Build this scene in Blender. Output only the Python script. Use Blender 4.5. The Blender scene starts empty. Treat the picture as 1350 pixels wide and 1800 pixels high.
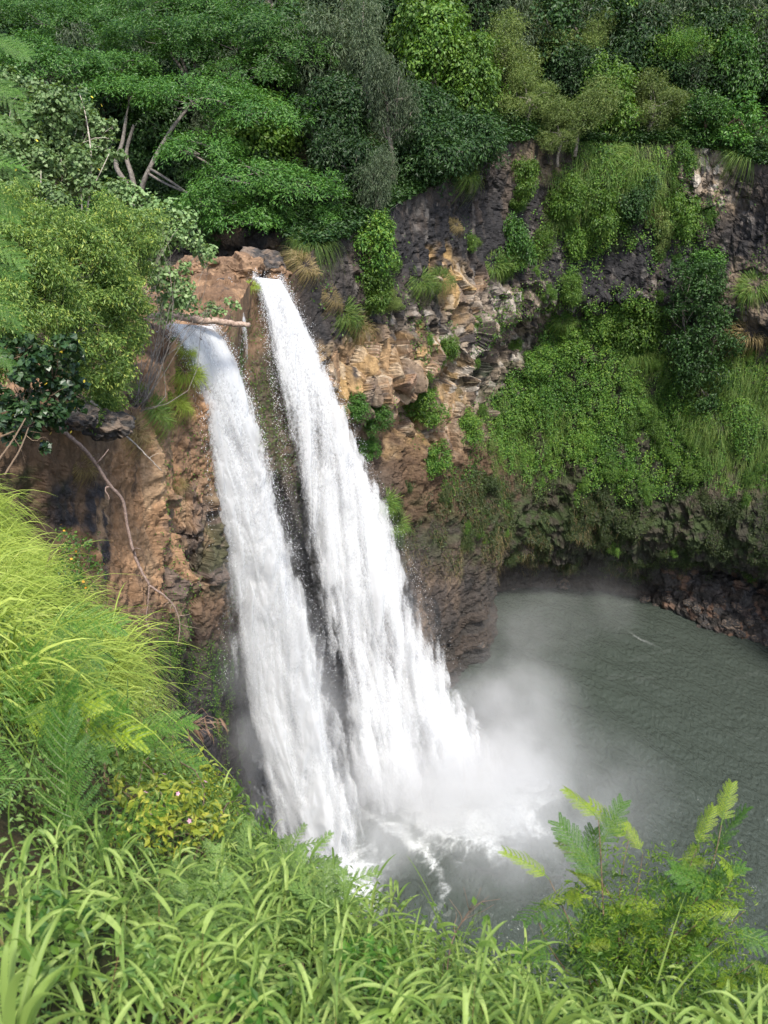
import bpy, math, random
import numpy as np
from mathutils import Vector
from mathutils.bvhtree import BVHTree

# ------------------------------------------------------------------ camera, sky, sun, exposure
SC = bpy.context.scene
COL = SC.collection
F, PW, PH = 1500.0, 1350.0, 1800.0
PITCH = math.radians(25.0)
CP, SP = math.cos(PITCH), math.sin(PITCH)
cam_data = bpy.data.cameras.new("camera")
cam = bpy.data.objects.new("camera", cam_data)
COL.objects.link(cam)
cam.location = (0, 0, 0)
cam.rotation_euler = (math.radians(90) - PITCH, 0, 0)
cam_data.sensor_width = 36.0
cam_data.lens = 36.0 * F / PH
cam_data.clip_start = 0.05
cam_data.clip_end = 2000
cam_data.dof.use_dof = True
cam_data.dof.focus_distance = 40.0
cam_data.dof.aperture_fstop = 5.6
SC.camera = cam

SUN_EL, SUN_AZ = math.radians(56), math.radians(162)     # azimuth measured from +Y towards +X
world = bpy.data.worlds.new("World")
SC.world = world
world.use_nodes = True
wn = world.node_tree
sky = wn.nodes.new("ShaderNodeTexSky")
sky.sky_type = 'NISHITA'
sky.sun_disc = False
sky.sun_elevation = SUN_EL
sky.sun_rotation = SUN_AZ
sky.dust_density = 2.0
wn.nodes["Background"].inputs[1].default_value = 0.145
wn.links.new(sky.outputs[0], wn.nodes["Background"].inputs[0])
sun_d = bpy.data.lights.new("sun", 'SUN')
sun_d.energy = 2.7
sun_d.angle = math.radians(6)
sun_d.color = (1.0, 0.95, 0.87)
sun = bpy.data.objects.new("sun", sun_d)
COL.objects.link(sun)
to_sun = Vector((math.sin(SUN_AZ) * math.cos(SUN_EL), math.cos(SUN_AZ) * math.cos(SUN_EL), math.sin(SUN_EL)))
sun.rotation_euler = to_sun.to_track_quat('Z', 'Y').to_euler()
SC.view_settings.view_transform = 'Standard'
SC.view_settings.look = 'None'
SC.view_settings.gamma = 1.0
SC.view_settings.exposure = 1.2
SC.render.engine = 'CYCLES'
SC.cycles.transparent_max_bounces = 24
SC.cycles.max_bounces = 10
SC.cycles.diffuse_bounces = 5
SC.cycles.transmission_bounces = 4
SC.cycles.volume_bounces = 2
SC.cycles.use_denoising = True
SC.cycles.volume_step_rate = 2.0
SC.cycles.volume_max_steps = 96

# ------------------------------------------------------------------ helpers
rng = np.random.default_rng(7)


def ray(px, py):
    u, v = (px - PW / 2) / F, -(py - PH / 2) / F
    return np.array([u, CP + v * SP, -SP + v * CP])


def at(px, py, Y):
    d = ray(px, py)
    return d * (Y / d[1])


def at_z(px, py, z):
    d = ray(px, py)
    return d * (z / d[2])


def project(P):
    P = np.asarray(P, float)
    depth = P[..., 1] * CP - P[..., 2] * SP
    up = P[..., 1] * SP + P[..., 2] * CP
    depth = np.maximum(depth, 1e-3)
    return PW / 2 + P[..., 0] / depth * F, PH / 2 - up / depth * F, depth


def sstep(a, b, x):
    t = np.clip((x - a) / (b - a), 0, 1)
    return t * t * (3 - 2 * t)


def blob(px, py, cx, cy, rx, ry, soft=0.6):
    d = np.sqrt(((px - cx) / rx) ** 2 + ((py - cy) / ry) ** 2)
    return 1 - sstep(1 - soft, 1 + soft, d)


def _h(ix, iy, iz, seed):
    with np.errstate(over='ignore'):
        n = (ix.astype(np.int64) * 374761393 + iy.astype(np.int64) * 668265263 + iz.astype(np.int64) * 2147483647 + seed * 974711) & 0xffffffff
        n = ((n ^ (n >> 13)) * 1274126177) & 0xffffffff
        n = ((n ^ (n >> 16)) * 2246822519) & 0xffffffff
        n = n ^ (n >> 15)
    return (n & 0xffffff).astype(np.float64) / 16777216.0


def vnoise(p, seed=0):
    p = np.asarray(p, float)
    i = np.floor(p).astype(np.int64)
    f = p - i
    f = f * f * f * (f * (f * 6 - 15) + 10)
    x, y, z = i[..., 0], i[..., 1], i[..., 2]
    fx, fy, fz = f[..., 0], f[..., 1], f[..., 2]
    r = 0
    for dx in (0, 1):
        wx = fx if dx else 1 - fx
        for dy in (0, 1):
            wy = fy if dy else 1 - fy
            for dz in (0, 1):
                wz = fz if dz else 1 - fz
                r = r + wx * wy * wz * _h(x + dx, y + dy, z + dz, seed)
    return r * 2 - 1


def fbm(p, octv=5, seed=0, gain=0.5, lac=2.03):
    p = np.asarray(p, float)
    a, s, tot = 1.0, 0, 0
    for o in range(octv):
        s = s + a * vnoise(p * (lac ** o) + 17.3 * o, seed + o * 31)
        tot += a
        a *= gain
    return s / tot * 1.6


def voronoi(p, seed=0):
    """nearest jittered cell: returns offset vector from the cell point, three random numbers of the cell, F1, F2"""
    p = np.asarray(p, float)
    i = np.floor(p).astype(np.int64)
    best = np.full(p.shape[:-1], 1e9)
    sec = np.full(p.shape[:-1], 1e9)
    off = np.zeros_like(p)
    cid = np.zeros(p.shape, np.int64)
    for dx in (-1, 0, 1):
        for dy in (-1, 0, 1):
            for dz in (-1, 0, 1):
                c = i + np.array([dx, dy, dz])
                q = np.stack([c[..., 0] + _h(c[..., 0], c[..., 1], c[..., 2], seed),
                              c[..., 1] + _h(c[..., 0], c[..., 1], c[..., 2], seed + 1),
                              c[..., 2] + _h(c[..., 0], c[..., 1], c[..., 2], seed + 2)], -1)
                d = p - q
                dd = np.sum(d * d, -1)
                m = dd < best
                sec = np.where(m, best, np.minimum(sec, dd))
                best = np.where(m, dd, best)
                off[m] = d[m]
                cid[m] = c[m]
    r = [_h(cid[..., 0], cid[..., 1], cid[..., 2], seed + 10 + k) for k in range(4)]
    return off, r, np.sqrt(best), np.sqrt(sec)


def catmull(pts, n):
    """smooth resampling of an (K, D) control list to n points, uniform in index"""
    pts = np.asarray(pts, float)
    K = len(pts)
    t = np.linspace(0, K - 1, n)
    i = np.clip(np.floor(t).astype(int), 0, K - 2)
    f = (t - i).reshape((-1,) + (1,) * (pts.ndim - 1))
    p1, p2 = pts[i], pts[i + 1]
    p0 = np.where((i > 0).reshape(f.shape), pts[np.maximum(i - 1, 0)], 2 * p1 - p2)
    p3 = np.where((i + 2 < K).reshape(f.shape), pts[np.minimum(i + 2, K - 1)], 2 * p2 - p1)
    return p1 + 0.5 * f * (p2 - p0 + f * (2 * p0 - 5 * p1 + 4 * p2 - p3 + f * (3 * (p1 - p2) + p3 - p0)))


def unit(a):
    a = np.asarray(a, float)
    return a / np.maximum(np.linalg.norm(a, axis=-1, keepdims=True), 1e-9)


class MB:
    """collects vertices and faces, builds ONE mesh"""
    def __init__(self):
        self.v, self.f, self.n, self.attr = [], [], 0, []

    def add(self, verts, faces, mat=0, a=None):
        verts = np.asarray(verts, np.float32).reshape(-1, 3)
        faces = np.asarray(faces, np.int64)
        self.v.append(verts)
        self.f.append((faces + self.n, mat))
        self.attr.append(np.zeros(len(verts), np.float32) if a is None else np.broadcast_to(np.asarray(a, np.float32), (len(verts),)))
        self.n += len(verts)

    def mesh(self, name, mats, smooth=False, attrname=None, cols=None):
        me = bpy.data.meshes.new(name)
        V = np.concatenate(self.v)
        me.vertices.add(len(V))
        me.vertices.foreach_set("co", V.ravel())
        tot = np.concatenate([np.full(len(f), f.shape[1]) for f, _ in self.f])
        idx = np.concatenate([f.ravel() for f, _ in self.f])
        mi = np.concatenate([np.full(len(f), m) for f, m in self.f])
        me.loops.add(len(idx))
        me.loops.foreach_set("vertex_index", idx.astype(np.int32))
        me.polygons.add(len(tot))
        me.polygons.foreach_set("loop_start", np.concatenate([[0], np.cumsum(tot)[:-1]]).astype(np.int32))
        me.polygons.foreach_set("loop_total", tot.astype(np.int32))
        me.polygons.foreach_set("material_index", mi.astype(np.int32))
        me.polygons.foreach_set("use_smooth", np.full(len(tot), smooth))
        if attrname:
            at_ = me.attributes.new(attrname, 'FLOAT', 'POINT')
            at_.data.foreach_set("value", np.concatenate(self.attr))
        if cols is not None:
            c = me.attributes.new("col", 'FLOAT_COLOR', 'POINT')
            c.data.foreach_set("color", np.concatenate([cols, np.ones((len(cols), 1))], 1).astype(np.float32).ravel())
        for m in (mats if isinstance(mats, (list, tuple)) else [mats]):
            me.materials.append(m)
        me.update(calc_edges=True)
        me.validate()
        return me

    def obj(self, name, mats, parent=None, smooth=False, attrname=None, cols=None, loc=None):
        return link(name, self.mesh(name, mats, smooth, attrname, cols), parent, loc)


def link(name, data, parent=None, loc=None):
    o = bpy.data.objects.new(name, data)
    COL.objects.link(o)
    if parent is not None:
        o.parent = parent
    if loc is not None:
        o.location = [float(x) for x in loc]
    return o


def tag(o, label=None, cat=None, group=None, kind=None):
    if label: o["label"] = label
    if cat: o["category"] = cat
    if group: o["group"] = group
    if kind: o["kind"] = kind
    return o


def grid_faces(nu, nv):
    """vertex (i, j) at i * nv + j"""
    i, j = np.meshgrid(np.arange(nu - 1), np.arange(nv - 1), indexing='ij')
    a = (i * nv + j).ravel()
    return np.stack([a, a + 1, a + nv + 1, a + nv], 1)


def grid_normals(P):
    du = np.gradient(P, axis=0)
    dv = np.gradient(P, axis=1)
    return unit(np.cross(du, dv))


def tube(pts, rad, n=8, caps=True):
    pts = np.asarray(pts, float)
    rad = np.broadcast_to(np.asarray(rad, float), (len(pts),))
    T = unit(np.gradient(pts, axis=0))
    ref = np.array([0.31, 0.17, 0.93]) if abs(T[0][2]) < 0.9 else np.array([1.0, 0.1, 0])
    A = unit(np.cross(T, ref))
    B = np.cross(T, A)
    th = np.linspace(0, 2 * np.pi, n, endpoint=False)
    V = pts[:, None] + rad[:, None, None] * (np.cos(th)[None, :, None] * A[:, None] + np.sin(th)[None, :, None] * B[:, None])
    K = len(pts)
    i, j = np.meshgrid(np.arange(K - 1), np.arange(n), indexing='ij')
    a = (i * n + j).ravel()
    b = (i * n + (j + 1) % n).ravel()
    Fq = np.stack([a, b, b + n, a + n], 1)
    V = V.reshape(-1, 3)
    if caps:
        V = np.concatenate([V, pts[:1], pts[-1:]])
        c0, c1 = K * n, K * n + 1
        j = np.arange(n)
        z0 = np.stack([np.full(n, c0), (j + 1) % n, j, j], 1)
        z1 = np.stack([np.full(n, c1), (K - 1) * n + j, (K - 1) * n + (j + 1) % n, (K - 1) * n + (j + 1) % n], 1)
        tri = np.concatenate([z0, z1])[:, :3]
        return V, Fq, tri
    return V, Fq, None


def add_tube(mb, pts, rad, n=8, mat=0):
    V, Fq, tri = tube(pts, rad, n)
    base = mb.n
    mb.add(V, Fq, mat)
    if tri is not None:
        mb.f.append((tri + base, mat))


# ------------------------------------------------------------------ materials
def new_mat(name):
    m = bpy.data.materials.new(name)
    m.use_nodes = True
    nt = m.node_tree
    nt.nodes.clear()
    out = nt.nodes.new("ShaderNodeOutputMaterial")
    return m, nt, out


def N(nt, typ, **kw):
    n = nt.nodes.new(typ)
    for k, v in kw.items():
        if k.startswith("i_"):
            n.inputs[k[2:].replace("_", " ")].default_value = v
        else:
            setattr(n, k, v)
    return n


def ramp(nt, stops, interp='LINEAR'):
    r = nt.nodes.new("ShaderNodeValToRGB")
    r.color_ramp.interpolation = interp
    e = r.color_ramp.elements
    while len(e) < len(stops):
        e.new(0.5)
    for k, (p, c) in enumerate(stops):
        e[k].position = p
        e[k].color = (c, c, c, 1) if np.isscalar(c) else (c[0], c[1], c[2], 1)
    return r


def leaf_mat(name, stops, trans=0.35, tcol=None, rough=0.5, spec=0.4, patch=0.35, pscale=0.35):
    """leaf green varying per leaf and in broad patches; some light passes through the blade"""
    m, nt, out = new_mat(name)
    g = N(nt, "ShaderNodeNewGeometry")
    nz = N(nt, "ShaderNodeTexNoise")
    nz.inputs["Scale"].default_value = pscale
    nz.inputs["Detail"].default_value = 2
    oi = N(nt, "ShaderNodeObjectInfo")
    tc = N(nt, "ShaderNodeNewGeometry")
    nt.links.new(tc.outputs["Position"], nz.inputs["Vector"])
    mx = N(nt, "ShaderNodeMix")
    mx.inputs[0].default_value = patch
    nt.links.new(g.outputs["Random Per Island"], mx.inputs[2])
    nt.links.new(nz.outputs[0], mx.inputs[3])
    r = ramp(nt, stops)
    nt.links.new(mx.outputs[0], r.inputs[0])
    hs = N(nt, "ShaderNodeHueSaturation")
    mr = N(nt, "ShaderNodeMapRange")
    mr.inputs[3].default_value = 0.75
    mr.inputs[4].default_value = 1.2
    nt.links.new(oi.outputs["Random"], mr.inputs[0])
    nt.links.new(mr.outputs[0], hs.inputs["Value"])
    nt.links.new(r.outputs[0], hs.inputs["Color"])
    p = N(nt, "ShaderNodeBsdfPrincipled")
    p.inputs["Roughness"].default_value = rough
    p.inputs["Specular IOR Level"].default_value = spec
    nt.links.new(hs.outputs[0], p.inputs["Base Color"])
    t = N(nt, "ShaderNodeBsdfTranslucent")
    tm = N(nt, "ShaderNodeMix", data_type='RGBA', blend_type='MULTIPLY')
    tm.inputs[0].default_value = 1.0
    tm.inputs[7].default_value = (*(tcol or (1.5, 1.5, 0.6)), 1)
    nt.links.new(hs.outputs[0], tm.inputs[6])
    nt.links.new(tm.outputs[2], t.inputs[0])
    ms = N(nt, "ShaderNodeMixShader")
    ms.inputs[0].default_value = trans
    nt.links.new(p.outputs[0], ms.inputs[1])
    nt.links.new(t.outputs[0], ms.inputs[2])
    nt.links.new(ms.outputs[0], out.inputs[0])
    return m


def bark_mat(name, a, b, scale=6.0):
    m, nt, out = new_mat(name)
    tc = N(nt, "ShaderNodeTexCoord")
    nz = N(nt, "ShaderNodeTexNoise")
    nz.inputs["Scale"].default_value = scale
    nz.inputs["Detail"].default_value = 6
    nt.links.new(tc.outputs["Object"], nz.inputs["Vector"])
    r = ramp(nt, [(0.35, a), (0.65, b)])
    nt.links.new(nz.outputs[0], r.inputs[0])
    p = N(nt, "ShaderNodeBsdfPrincipled")
    p.inputs["Roughness"].default_value = 0.85
    bp = N(nt, "ShaderNodeBump")
    bp.inputs["Strength"].default_value = 0.6
    bp.inputs["Distance"].default_value = 0.05
    nt.links.new(nz.outputs[0], bp.inputs["Height"])
    nt.links.new(bp.outputs[0], p.inputs["Normal"])
    nt.links.new(r.outputs[0], p.inputs["Base Color"])
    nt.links.new(p.outputs[0], out.inputs[0])
    return m


def rock_mat(name, scale=1.0, bump=0.5):
    """albedo from the stone's own mapped colour, broken by fine grain; bumpy"""
    m, nt, out = new_mat(name)
    at_ = N(nt, "ShaderNodeAttribute", attribute_name="col")
    g = N(nt, "ShaderNodeNewGeometry")
    mp = N(nt, "ShaderNodeMapping")
    mp.inputs["Scale"].default_value = (1, 1, 0.55)
    nt.links.new(g.outputs["Position"], mp.inputs["Vector"])
    nz = N(nt, "ShaderNodeTexNoise")
    nz.inputs["Scale"].default_value = 3.2 * scale
    nz.inputs["Detail"].default_value = 8
    nz.inputs["Roughness"].default_value = 0.68
    nt.links.new(mp.outputs[0], nz.inputs["Vector"])
    r = ramp(nt, [(0.28, 0.5), (0.5, 0.95), (0.72, 1.4)])
    nt.links.new(nz.outputs[0], r.inputs[0])
    mx = N(nt, "ShaderNodeMix", data_type='RGBA', blend_type='MULTIPLY')
    mx.inputs[0].default_value = 1.0
    nt.links.new(at_.outputs["Color"], mx.inputs[6])
    nt.links.new(r.outputs[0], mx.inputs[7])
    p = N(nt, "ShaderNodeBsdfPrincipled")
    p.inputs["Roughness"].default_value = 0.8
    p.inputs["Specular IOR Level"].default_value = 0.25
    nt.links.new(mx.outputs[2], p.inputs["Base Color"])
    nb = N(nt, "ShaderNodeTexNoise")
    nb.inputs["Scale"].default_value = 5.0 * scale
    nb.inputs["Detail"].default_value = 7
    nb.inputs["Roughness"].default_value = 0.7
    nt.links.new(mp.outputs[0], nb.inputs["Vector"])
    bp = N(nt, "ShaderNodeBump")
    bp.inputs["Strength"].default_value = bump
    bp.inputs["Distance"].default_value = 0.25 / scale
    nt.links.new(nb.outputs[0], bp.inputs["Height"])
    nt.links.new(bp.outputs[0], p.inputs["Normal"])
    nt.links.new(p.outputs[0], out.inputs[0])
    return m
# ------------------------------------------------------------------ the amphitheatre cliff
POOL_Z = -55.0
POOL_C = np.array([14.0, 62.0])
M_rock = rock_mat("rock")

# each column: rim pixel + depth, base (X, Y), profile name
PROF = {
    #          frac: outward offset
    'near':  [(0, 0), (.08, .4), (.2, .5), (.35, -.6), (.5, -2.0), (.65, -3.6), (.8, -4.5), (.92, -5), (1.04, -5)],
    'lip':   [(0, 0), (.03, -.1), (.08, -.7), (.2, -1.6), (.35, -2.2), (.5, -2.8), (.65, -3.2), (.8, -3.4), (.92, -3.4), (1.04, -3.4)],
    'mid':   [(0, 0), (.08, .2), (.2, .6), (.29, 1.3), (.335, -1.2), (.45, -.3), (.62, 0.5), (.8, 0.3), (.92, 0), (1.04, 0)],
    'wall':  [(0, 0), (.1, .1), (.2, .5), (.29, 1.9), (.335, -1.6), (.43, -.4), (.56, 1.4), (.69, 4.0), (.76, 4.3), (.83, 2.6), (.90, 0.2), (.945, -2.5), (.98, -2.2), (1.04, 0)],
    'shore': [(0, 0), (.1, .1), (.2, .5), (.29, 1.2), (.335, -.6), (.43, 0), (.56, 1.6), (.69, 4.0), (.76, 3.8), (.82, 2.4), (.845, .8), (.87, -3.4), (.9, -2.2), (.95, -.4), (.985, .8), (1.04, 2.5)],
}
CLIFF_COLS = [
    ((-260, 800, 15), None, 'near'), ((-20, 770, 27), None, 'near'), ((110, 755, 31), None, 'near'),
    ((200, 745, 35), None, 'near'), ((265, 690, 39.5), None, 'near'), ((305, 600, 43.3), None, 'lip'),
    ((345, 573, 45), None, 'lip'), ((388, 577, 46.5), None, 'lip'), ((425, 525, 52), None, 'lip'),
    ((447, 492, 57), None, 'lip'), ((500, 497, 58.5), None, 'lip'), ((560, 430, 63), (2.5, 66), 'mid'),
    ((640, 400, 68), (5.5, 71), 'mid'), ((720, 345, 73), (9.0, 76.5), 'mid'), ((800, 310, 78), (12.2, 81.5), 'mid'),
    ((862, 262, 82), (14.3, 91), 'wall'), ((950, 245, 87), (19, 94), 'wall'), ((1050, 250, 90), (26, 93.5), 'wall'),
    ((1150, 255, 91.5), (33, 90.2), 'wall'), ((1250, 262, 91), (39, 86.5), 'shore'), ((1350, 290, 88), (44.5, 83.5), 'shore'),
    ((1500, 300, 82), (51, 77), 'shore'), ((1750, 330, 70), (56, 66), 'shore'), ((2100, 330, 55), (60, 52), 'shore'),
]
NV_C = 15
RIMS, OUTS = [], []
ctrl = []
for (px, py, Y), base, prof in CLIFF_COLS:
    r = at(px, py, Y)
    RIMS.append(r)
    b = np.array(base) if base is not None else r[:2]
    o = POOL_C - r[:2]
    o = o / np.linalg.norm(o)
    OUTS.append(o)
    pr = PROF[prof]
    fr = np.linspace(0, 1.04, 27)
    off = np.interp(fr, [q[0] for q in pr], [q[1] for q in pr])
    colp = []
    for f_, of in zip(fr, off):
        xy = r[:2] + (b - r[:2]) * f_ + o * of
        colp.append([xy[0], xy[1], r[2] + (POOL_Z - r[2]) * f_])
    ctrl.append(colp)
ctrl = np.array(ctrl)                                   # (cols, 27, 3)
RIMS, OUTS = np.array(RIMS), np.array(OUTS)
NU, NV = 900, 560
CL = catmull(np.swapaxes(catmull(ctrl, NU), 0, 1), NV)  # (NV, NU, 3)
CL = np.swapaxes(CL, 0, 1)
# even out spacing along the rim (parametrised by the visible width)
Nrm = grid_normals(CL)
# make normals face the pool
toC = np.stack([POOL_C[0] - CL[..., 0], POOL_C[1] - CL[..., 1], 0 * CL[..., 0]], -1)
if np.mean(np.sum(Nrm * toC, -1)) < 0:
    Nrm = -Nrm
PXc, PYc, Dc = project(CL)
frac = np.linspace(0, 1.04, NV)[None, :] * np.ones((NU, 1))
Pc = CL.copy()
# masks (where each kind of stone lies on the wall)
wob = fbm(CL * 0.18, 4, 3)
wob2 = fbm(CL * 0.9, 4, 5)
qx, qy = PXc + 38 * wob + 12 * wob2, PYc + 30 * wob2 + 14 * wob
side = sstep(500, 540, PXc + 0 * wob) * (frac >= 0)          # right part of the bowl
leftp = 1 - side
m_orange = np.clip(blob(qx, qy, 690, 655, 115, 70, .3) + blob(qx, qy, 812, 512, 26, 55, .4) + .8 * blob(qx, qy, 660, 720, 80, 60, .4) + .6 * blob(qx, qy, 770, 720, 60, 60, .5), 0, 1) * side
m_pale = np.clip(blob(qx, qy, 855, 650, 95, 75, .35) + .7 * blob(qx, qy, 900, 545, 70, 40, .5) + .8 * blob(qx, qy, 1225, 300, 45, 60, .4) + .4 * blob(qx, qy, 720, 560, 60, 18, .5), 0, 1) * side
m_tan = np.clip(blob(qx, qy, 930, 285, 50, 40, .4) + .8 * blob(qx, qy, 800, 385, 60, 30, .6) + blob(qx, qy, 1240, 360, 50, 70, .5) + .7 * blob(qx, qy, 1320, 510, 30, 60, .4) + .6 * blob(qx, qy, 960, 510, 40, 60, .5), 0, 1) * side
m_soil = np.clip(blob(qx, qy, 740, 830, 110, 85, .4) + .8 * blob(qx, qy, 880, 790, 60, 80, .5) + .7 * blob(qx, qy, 1020, 760, 60, 70, .5) + .35 * blob(qx, qy, 950, 900, 260, 70, .5) + .5 * blob(qx, qy, 980, 985, 160, 30, .5), 0, 1) * side
m_black = np.clip(blob(qx, qy, 770, 425, 135, 75, .3) + blob(qx, qy, 1060, 480, 190, 80, .4) + .8 * blob(qx, qy, 1290, 420, 90, 50, .5) + .7 * blob(qx, qy, 880, 350, 70, 60, .5) + .8 * blob(qx, qy, 720, 575, 130, 28, .4), 0, 1) * side
m_moss = np.clip(.9 * blob(qx, qy, 1150, 930, 270, 75, .4) + .4 * blob(qx, qy, 850, 930, 160, 70, .5) + 1.0 * blob(qx, qy, 1100, 720, 260, 140, .3) + 1.0 * blob(qx, qy, 1050, 330, 90, 110, .3), 0, 1) * side
# left cliff
m_lor = np.clip(blob(qx, qy, 275, 860, 75, 190, .3) + .9 * blob(qx, qy, 165, 1010, 55, 110, .4) + blob(qx, qy, 290, 640, 60, 90, .4) + .9 * blob(qx, qy, 415, 560, 45, 130, .4), 0, 1) * leftp
m_lbl = np.clip(blob(qx, qy, 150, 890, 60, 45, .4) + blob(qx, qy, 208, 960, 14, 110, .4) + .6 * blob(qx, qy, 310, 770, 30, 50, .5) + .5 * blob(qx, qy, 195, 880, 35, 60, .5), 0, 1) * leftp
m_lgr = np.clip(blob(qx, qy, 330, 990, 60, 140, .3), 0, 1) * leftp
m_lmo = np.clip(.8 * blob(qx, qy, 365, 970, 40, 90, .5) + .7 * blob(qx, qy, 310, 1180, 80, 90, .5) + .5 * blob(qx, qy, 470, 690, 40, 130, .6) + .8 * blob(qx, qy, 60, 870, 60, 40, .5), 0, 1) * leftp
m_wet = sstep(1040, 1230, PYc) * leftp * sstep(230, 330, PXc)
# facets
amp_facet = 0.25 + 0.75 * np.clip(m_orange + m_pale * .8 + m_lgr, 0, 1) + .4 * m_black * sstep(470, 520, PYc) - .15 * m_soil - .2 * m_moss - .12 * m_lor
amp_facet *= 1 - .6 * blob(qx, qy, 770, 430, 120, 45, .4)
amp_facet *= (1 - .6 * m_lmo) * (1 - .65 * leftp * (1 - m_lgr))
sc1 = np.array([0.85, 0.85, 0.45])
wp = CL + 0.10 * np.stack([wob2, fbm(CL * .7, 3, 8), fbm(CL * .7, 3, 9)], -1)
off1, r1, f1, s1 = voronoi(wp * sc1 * 0.85, 21)
off2, r2, f2, s2 = voronoi(wp * np.array([2.0, 2.0, 1.1]), 41)
t1 = (r1[0] - .5) + 2.0 * ((r1[1] - .5) * off1[..., 0] + (r1[2] - .5) * off1[..., 1] + (r1[3] - .5) * 1.4 * off1[..., 2])
t2 = (r2[0] - .5) + 1.3 * ((r2[1] - .5) * off2[..., 0] + (r2[2] - .5) * off2[..., 1] + (r2[3] - .5) * 1.2 * off2[..., 2])
big = fbm(CL * np.array([.09, .09, .06]), 4, 11)
flut = fbm(CL * np.array([.8, .8, .12]), 4, 13)                   # vertical flutes
smooth_f = 1 - .75 * np.clip(m_orange, 0, 1)
disp = (1.3 - .6 * leftp) * big * sstep(0, .1, frac) + amp_facet * (1.15 * t1 + .5 * t2 * smooth_f) + .35 * flut * smooth_f + .16 * fbm(CL * 2.2, 4, 15) * smooth_f
crack1 = 1 - sstep(0, .14, s1 - f1)
disp -= .35 * crack1 * amp_facet
# soil and moss slopes have rills and lumps
lump = np.abs(fbm(CL * np.array([.5, .5, .35]), 5, 18))
disp += (m_moss + .6 * m_soil) * (.9 - 1.6 * lump)
# thin strata in the lower wall and shore
strat = fbm(np.stack([CL[..., 0] * .08, CL[..., 1] * .08, CL[..., 2] * .9], -1), 4, 19)
disp += .4 * strat * sstep(.7, .8, frac) * side
rub = sstep(.865, .9, frac) * side * sstep(1120, 1200, PXc)
off3, r3, f3, s3 = voronoi(CL * 1.3, 61)
disp += rub * .55 * (1 - f3 * 1.3) * sstep(.35, .8, r3[0])
fall_guard = 1 - .75 * blob(PXc, PYc, 450, 560, 130, 120, .5)
Pc = CL + Nrm * (disp * (0.25 + .75 * sstep(0, .05, frac)) * fall_guard)[..., None]
CLIFF = Pc

# stone colours, plus the painted shade of the undercut
def mixc(c, m, colr):
    return c * (1 - m[..., None]) + np.asarray(colr) * m[..., None]

cn = fbm(CL * np.array([.6, .6, .25]), 5, 23)
cn2 = fbm(CL * np.array([1.6, 1.6, .5]), 4, 24)
base = np.ones((NU, NV, 3)) * np.array([.055, .045, .039])
base = mixc(base, sstep(.1, .6, cn), (.105, .078, .058))
base = mixc(base, sstep(.2, .7, -cn), (.026, .025, .025))
base = mixc(base, side * (1 - sstep(560, 640, PYc)) * .5, (.034, .031, .030))
base = mixc(base, m_soil * .9, (.088, .053, .030))
base = mixc(base, m_tan * sstep(-.5, .2, cn2), (.20, .15, .10))
base = mixc(base, m_black * sstep(-.7, -.1, cn2), (.022, .021, .022))
face_r = r2[1]
org = np.stack([.305 + .08 * (r1[1] - .5), .198 + .055 * (r1[1] - .5), .088 + .03 * r1[3]], -1)
base = base * (1 - (m_orange * sstep(-.9, -.2, cn2))[..., None]) + org * .88 * (m_orange * sstep(-.9, -.2, cn2))[..., None]
base = mixc(base, np.clip(m_orange * sstep(.86, .9, face_r), 0, 1) * .7, (.38, .30, .21))
base = mixc(base, np.clip(m_orange * sstep(.82, .86, r1[0]), 0, 1) * .8, (.13, .10, .08))
base = mixc(base, m_pale * sstep(.25, .5, face_r), (.27, .215, .16))
base = mixc(base, m_pale * sstep(.8, .86, face_r) * .8, (.40, .36, .31))
base = mixc(base, np.clip((.5 * m_black * sstep(480, 530, PYc) + .25 * side * sstep(250, 300, PYc) * (1 - sstep(560, 640, PYc))), 0, 1) * sstep(.84, .9, face_r) * sstep(-.1, .4, cn), (.28, .25, .22))
base = mixc(base, leftp * (1 - sstep(.5, .75, frac)) * (1 - m_wet) * .75, (.17, .105, .062))
base = mixc(base, m_lor * sstep(-.75, -.1, cn2), (.33, .195, .105))
base = mixc(base, m_lor * sstep(.25, .7, cn), (.38, .25, .145))
base = mixc(base, m_lbl * sstep(-.6, 0, cn2), (.05, .046, .048))
base = mixc(base, m_lgr * sstep(.1, .5, r1[0]), (.12, .09, .072))
base = mixc(base, m_lgr * sstep(.6, .8, r1[1]) * .6, (.22, .15, .09))
mossn = sstep(-.15, .35, fbm(CL * np.array([1.1, 1.1, 1.6]), 5, 29) + .12)
base = mixc(base, np.clip(m_moss * .85, 0, 1), (.030, .030, .018))
base = mixc(base, np.clip(m_moss * mossn * .85, 0, 1), (.028, .048, .012))
base = mixc(base, np.clip(m_lmo * mossn, 0, 1) * .8, (.038, .052, .016))
base = mixc(base, m_wet * .85, (.03, .028, .03))
m_wet2 = np.clip(sstep(780, 900, PYc) * sstep(420, 460, PXc) * (1 - sstep(660, 720, PXc)) + .6 * blob(PXc, PYc, 470, 700, 60, 160, .6), 0, 1)
base = mixc(base, m_wet2 * .85, (.062, .06, .057))
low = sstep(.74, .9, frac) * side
base = mixc(base, low * .9, (.030, .027, .024))  # lower wall painted darker for the shade beneath its bulge
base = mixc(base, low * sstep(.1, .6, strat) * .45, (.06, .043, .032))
base = mixc(base, rub * sstep(.4, .8, r3[1]), (.06, .055, .052))
base = mixc(base, rub * sstep(.75, .9, r3[2]) * .7, (.17, .1, .065))
base = mixc(base, np.clip(crack1 * amp_facet, 0, 1) * .35 * (1 - m_orange), (.04, .034, .03))
base = mixc(base, (1 - sstep(.02, .1, s1 - f1)) * m_orange * sstep(.0, .3, cn2) * .7, (.40, .34, .26))
mb = MB()
mb.add(CLIFF, grid_faces(NU, NV))
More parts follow.
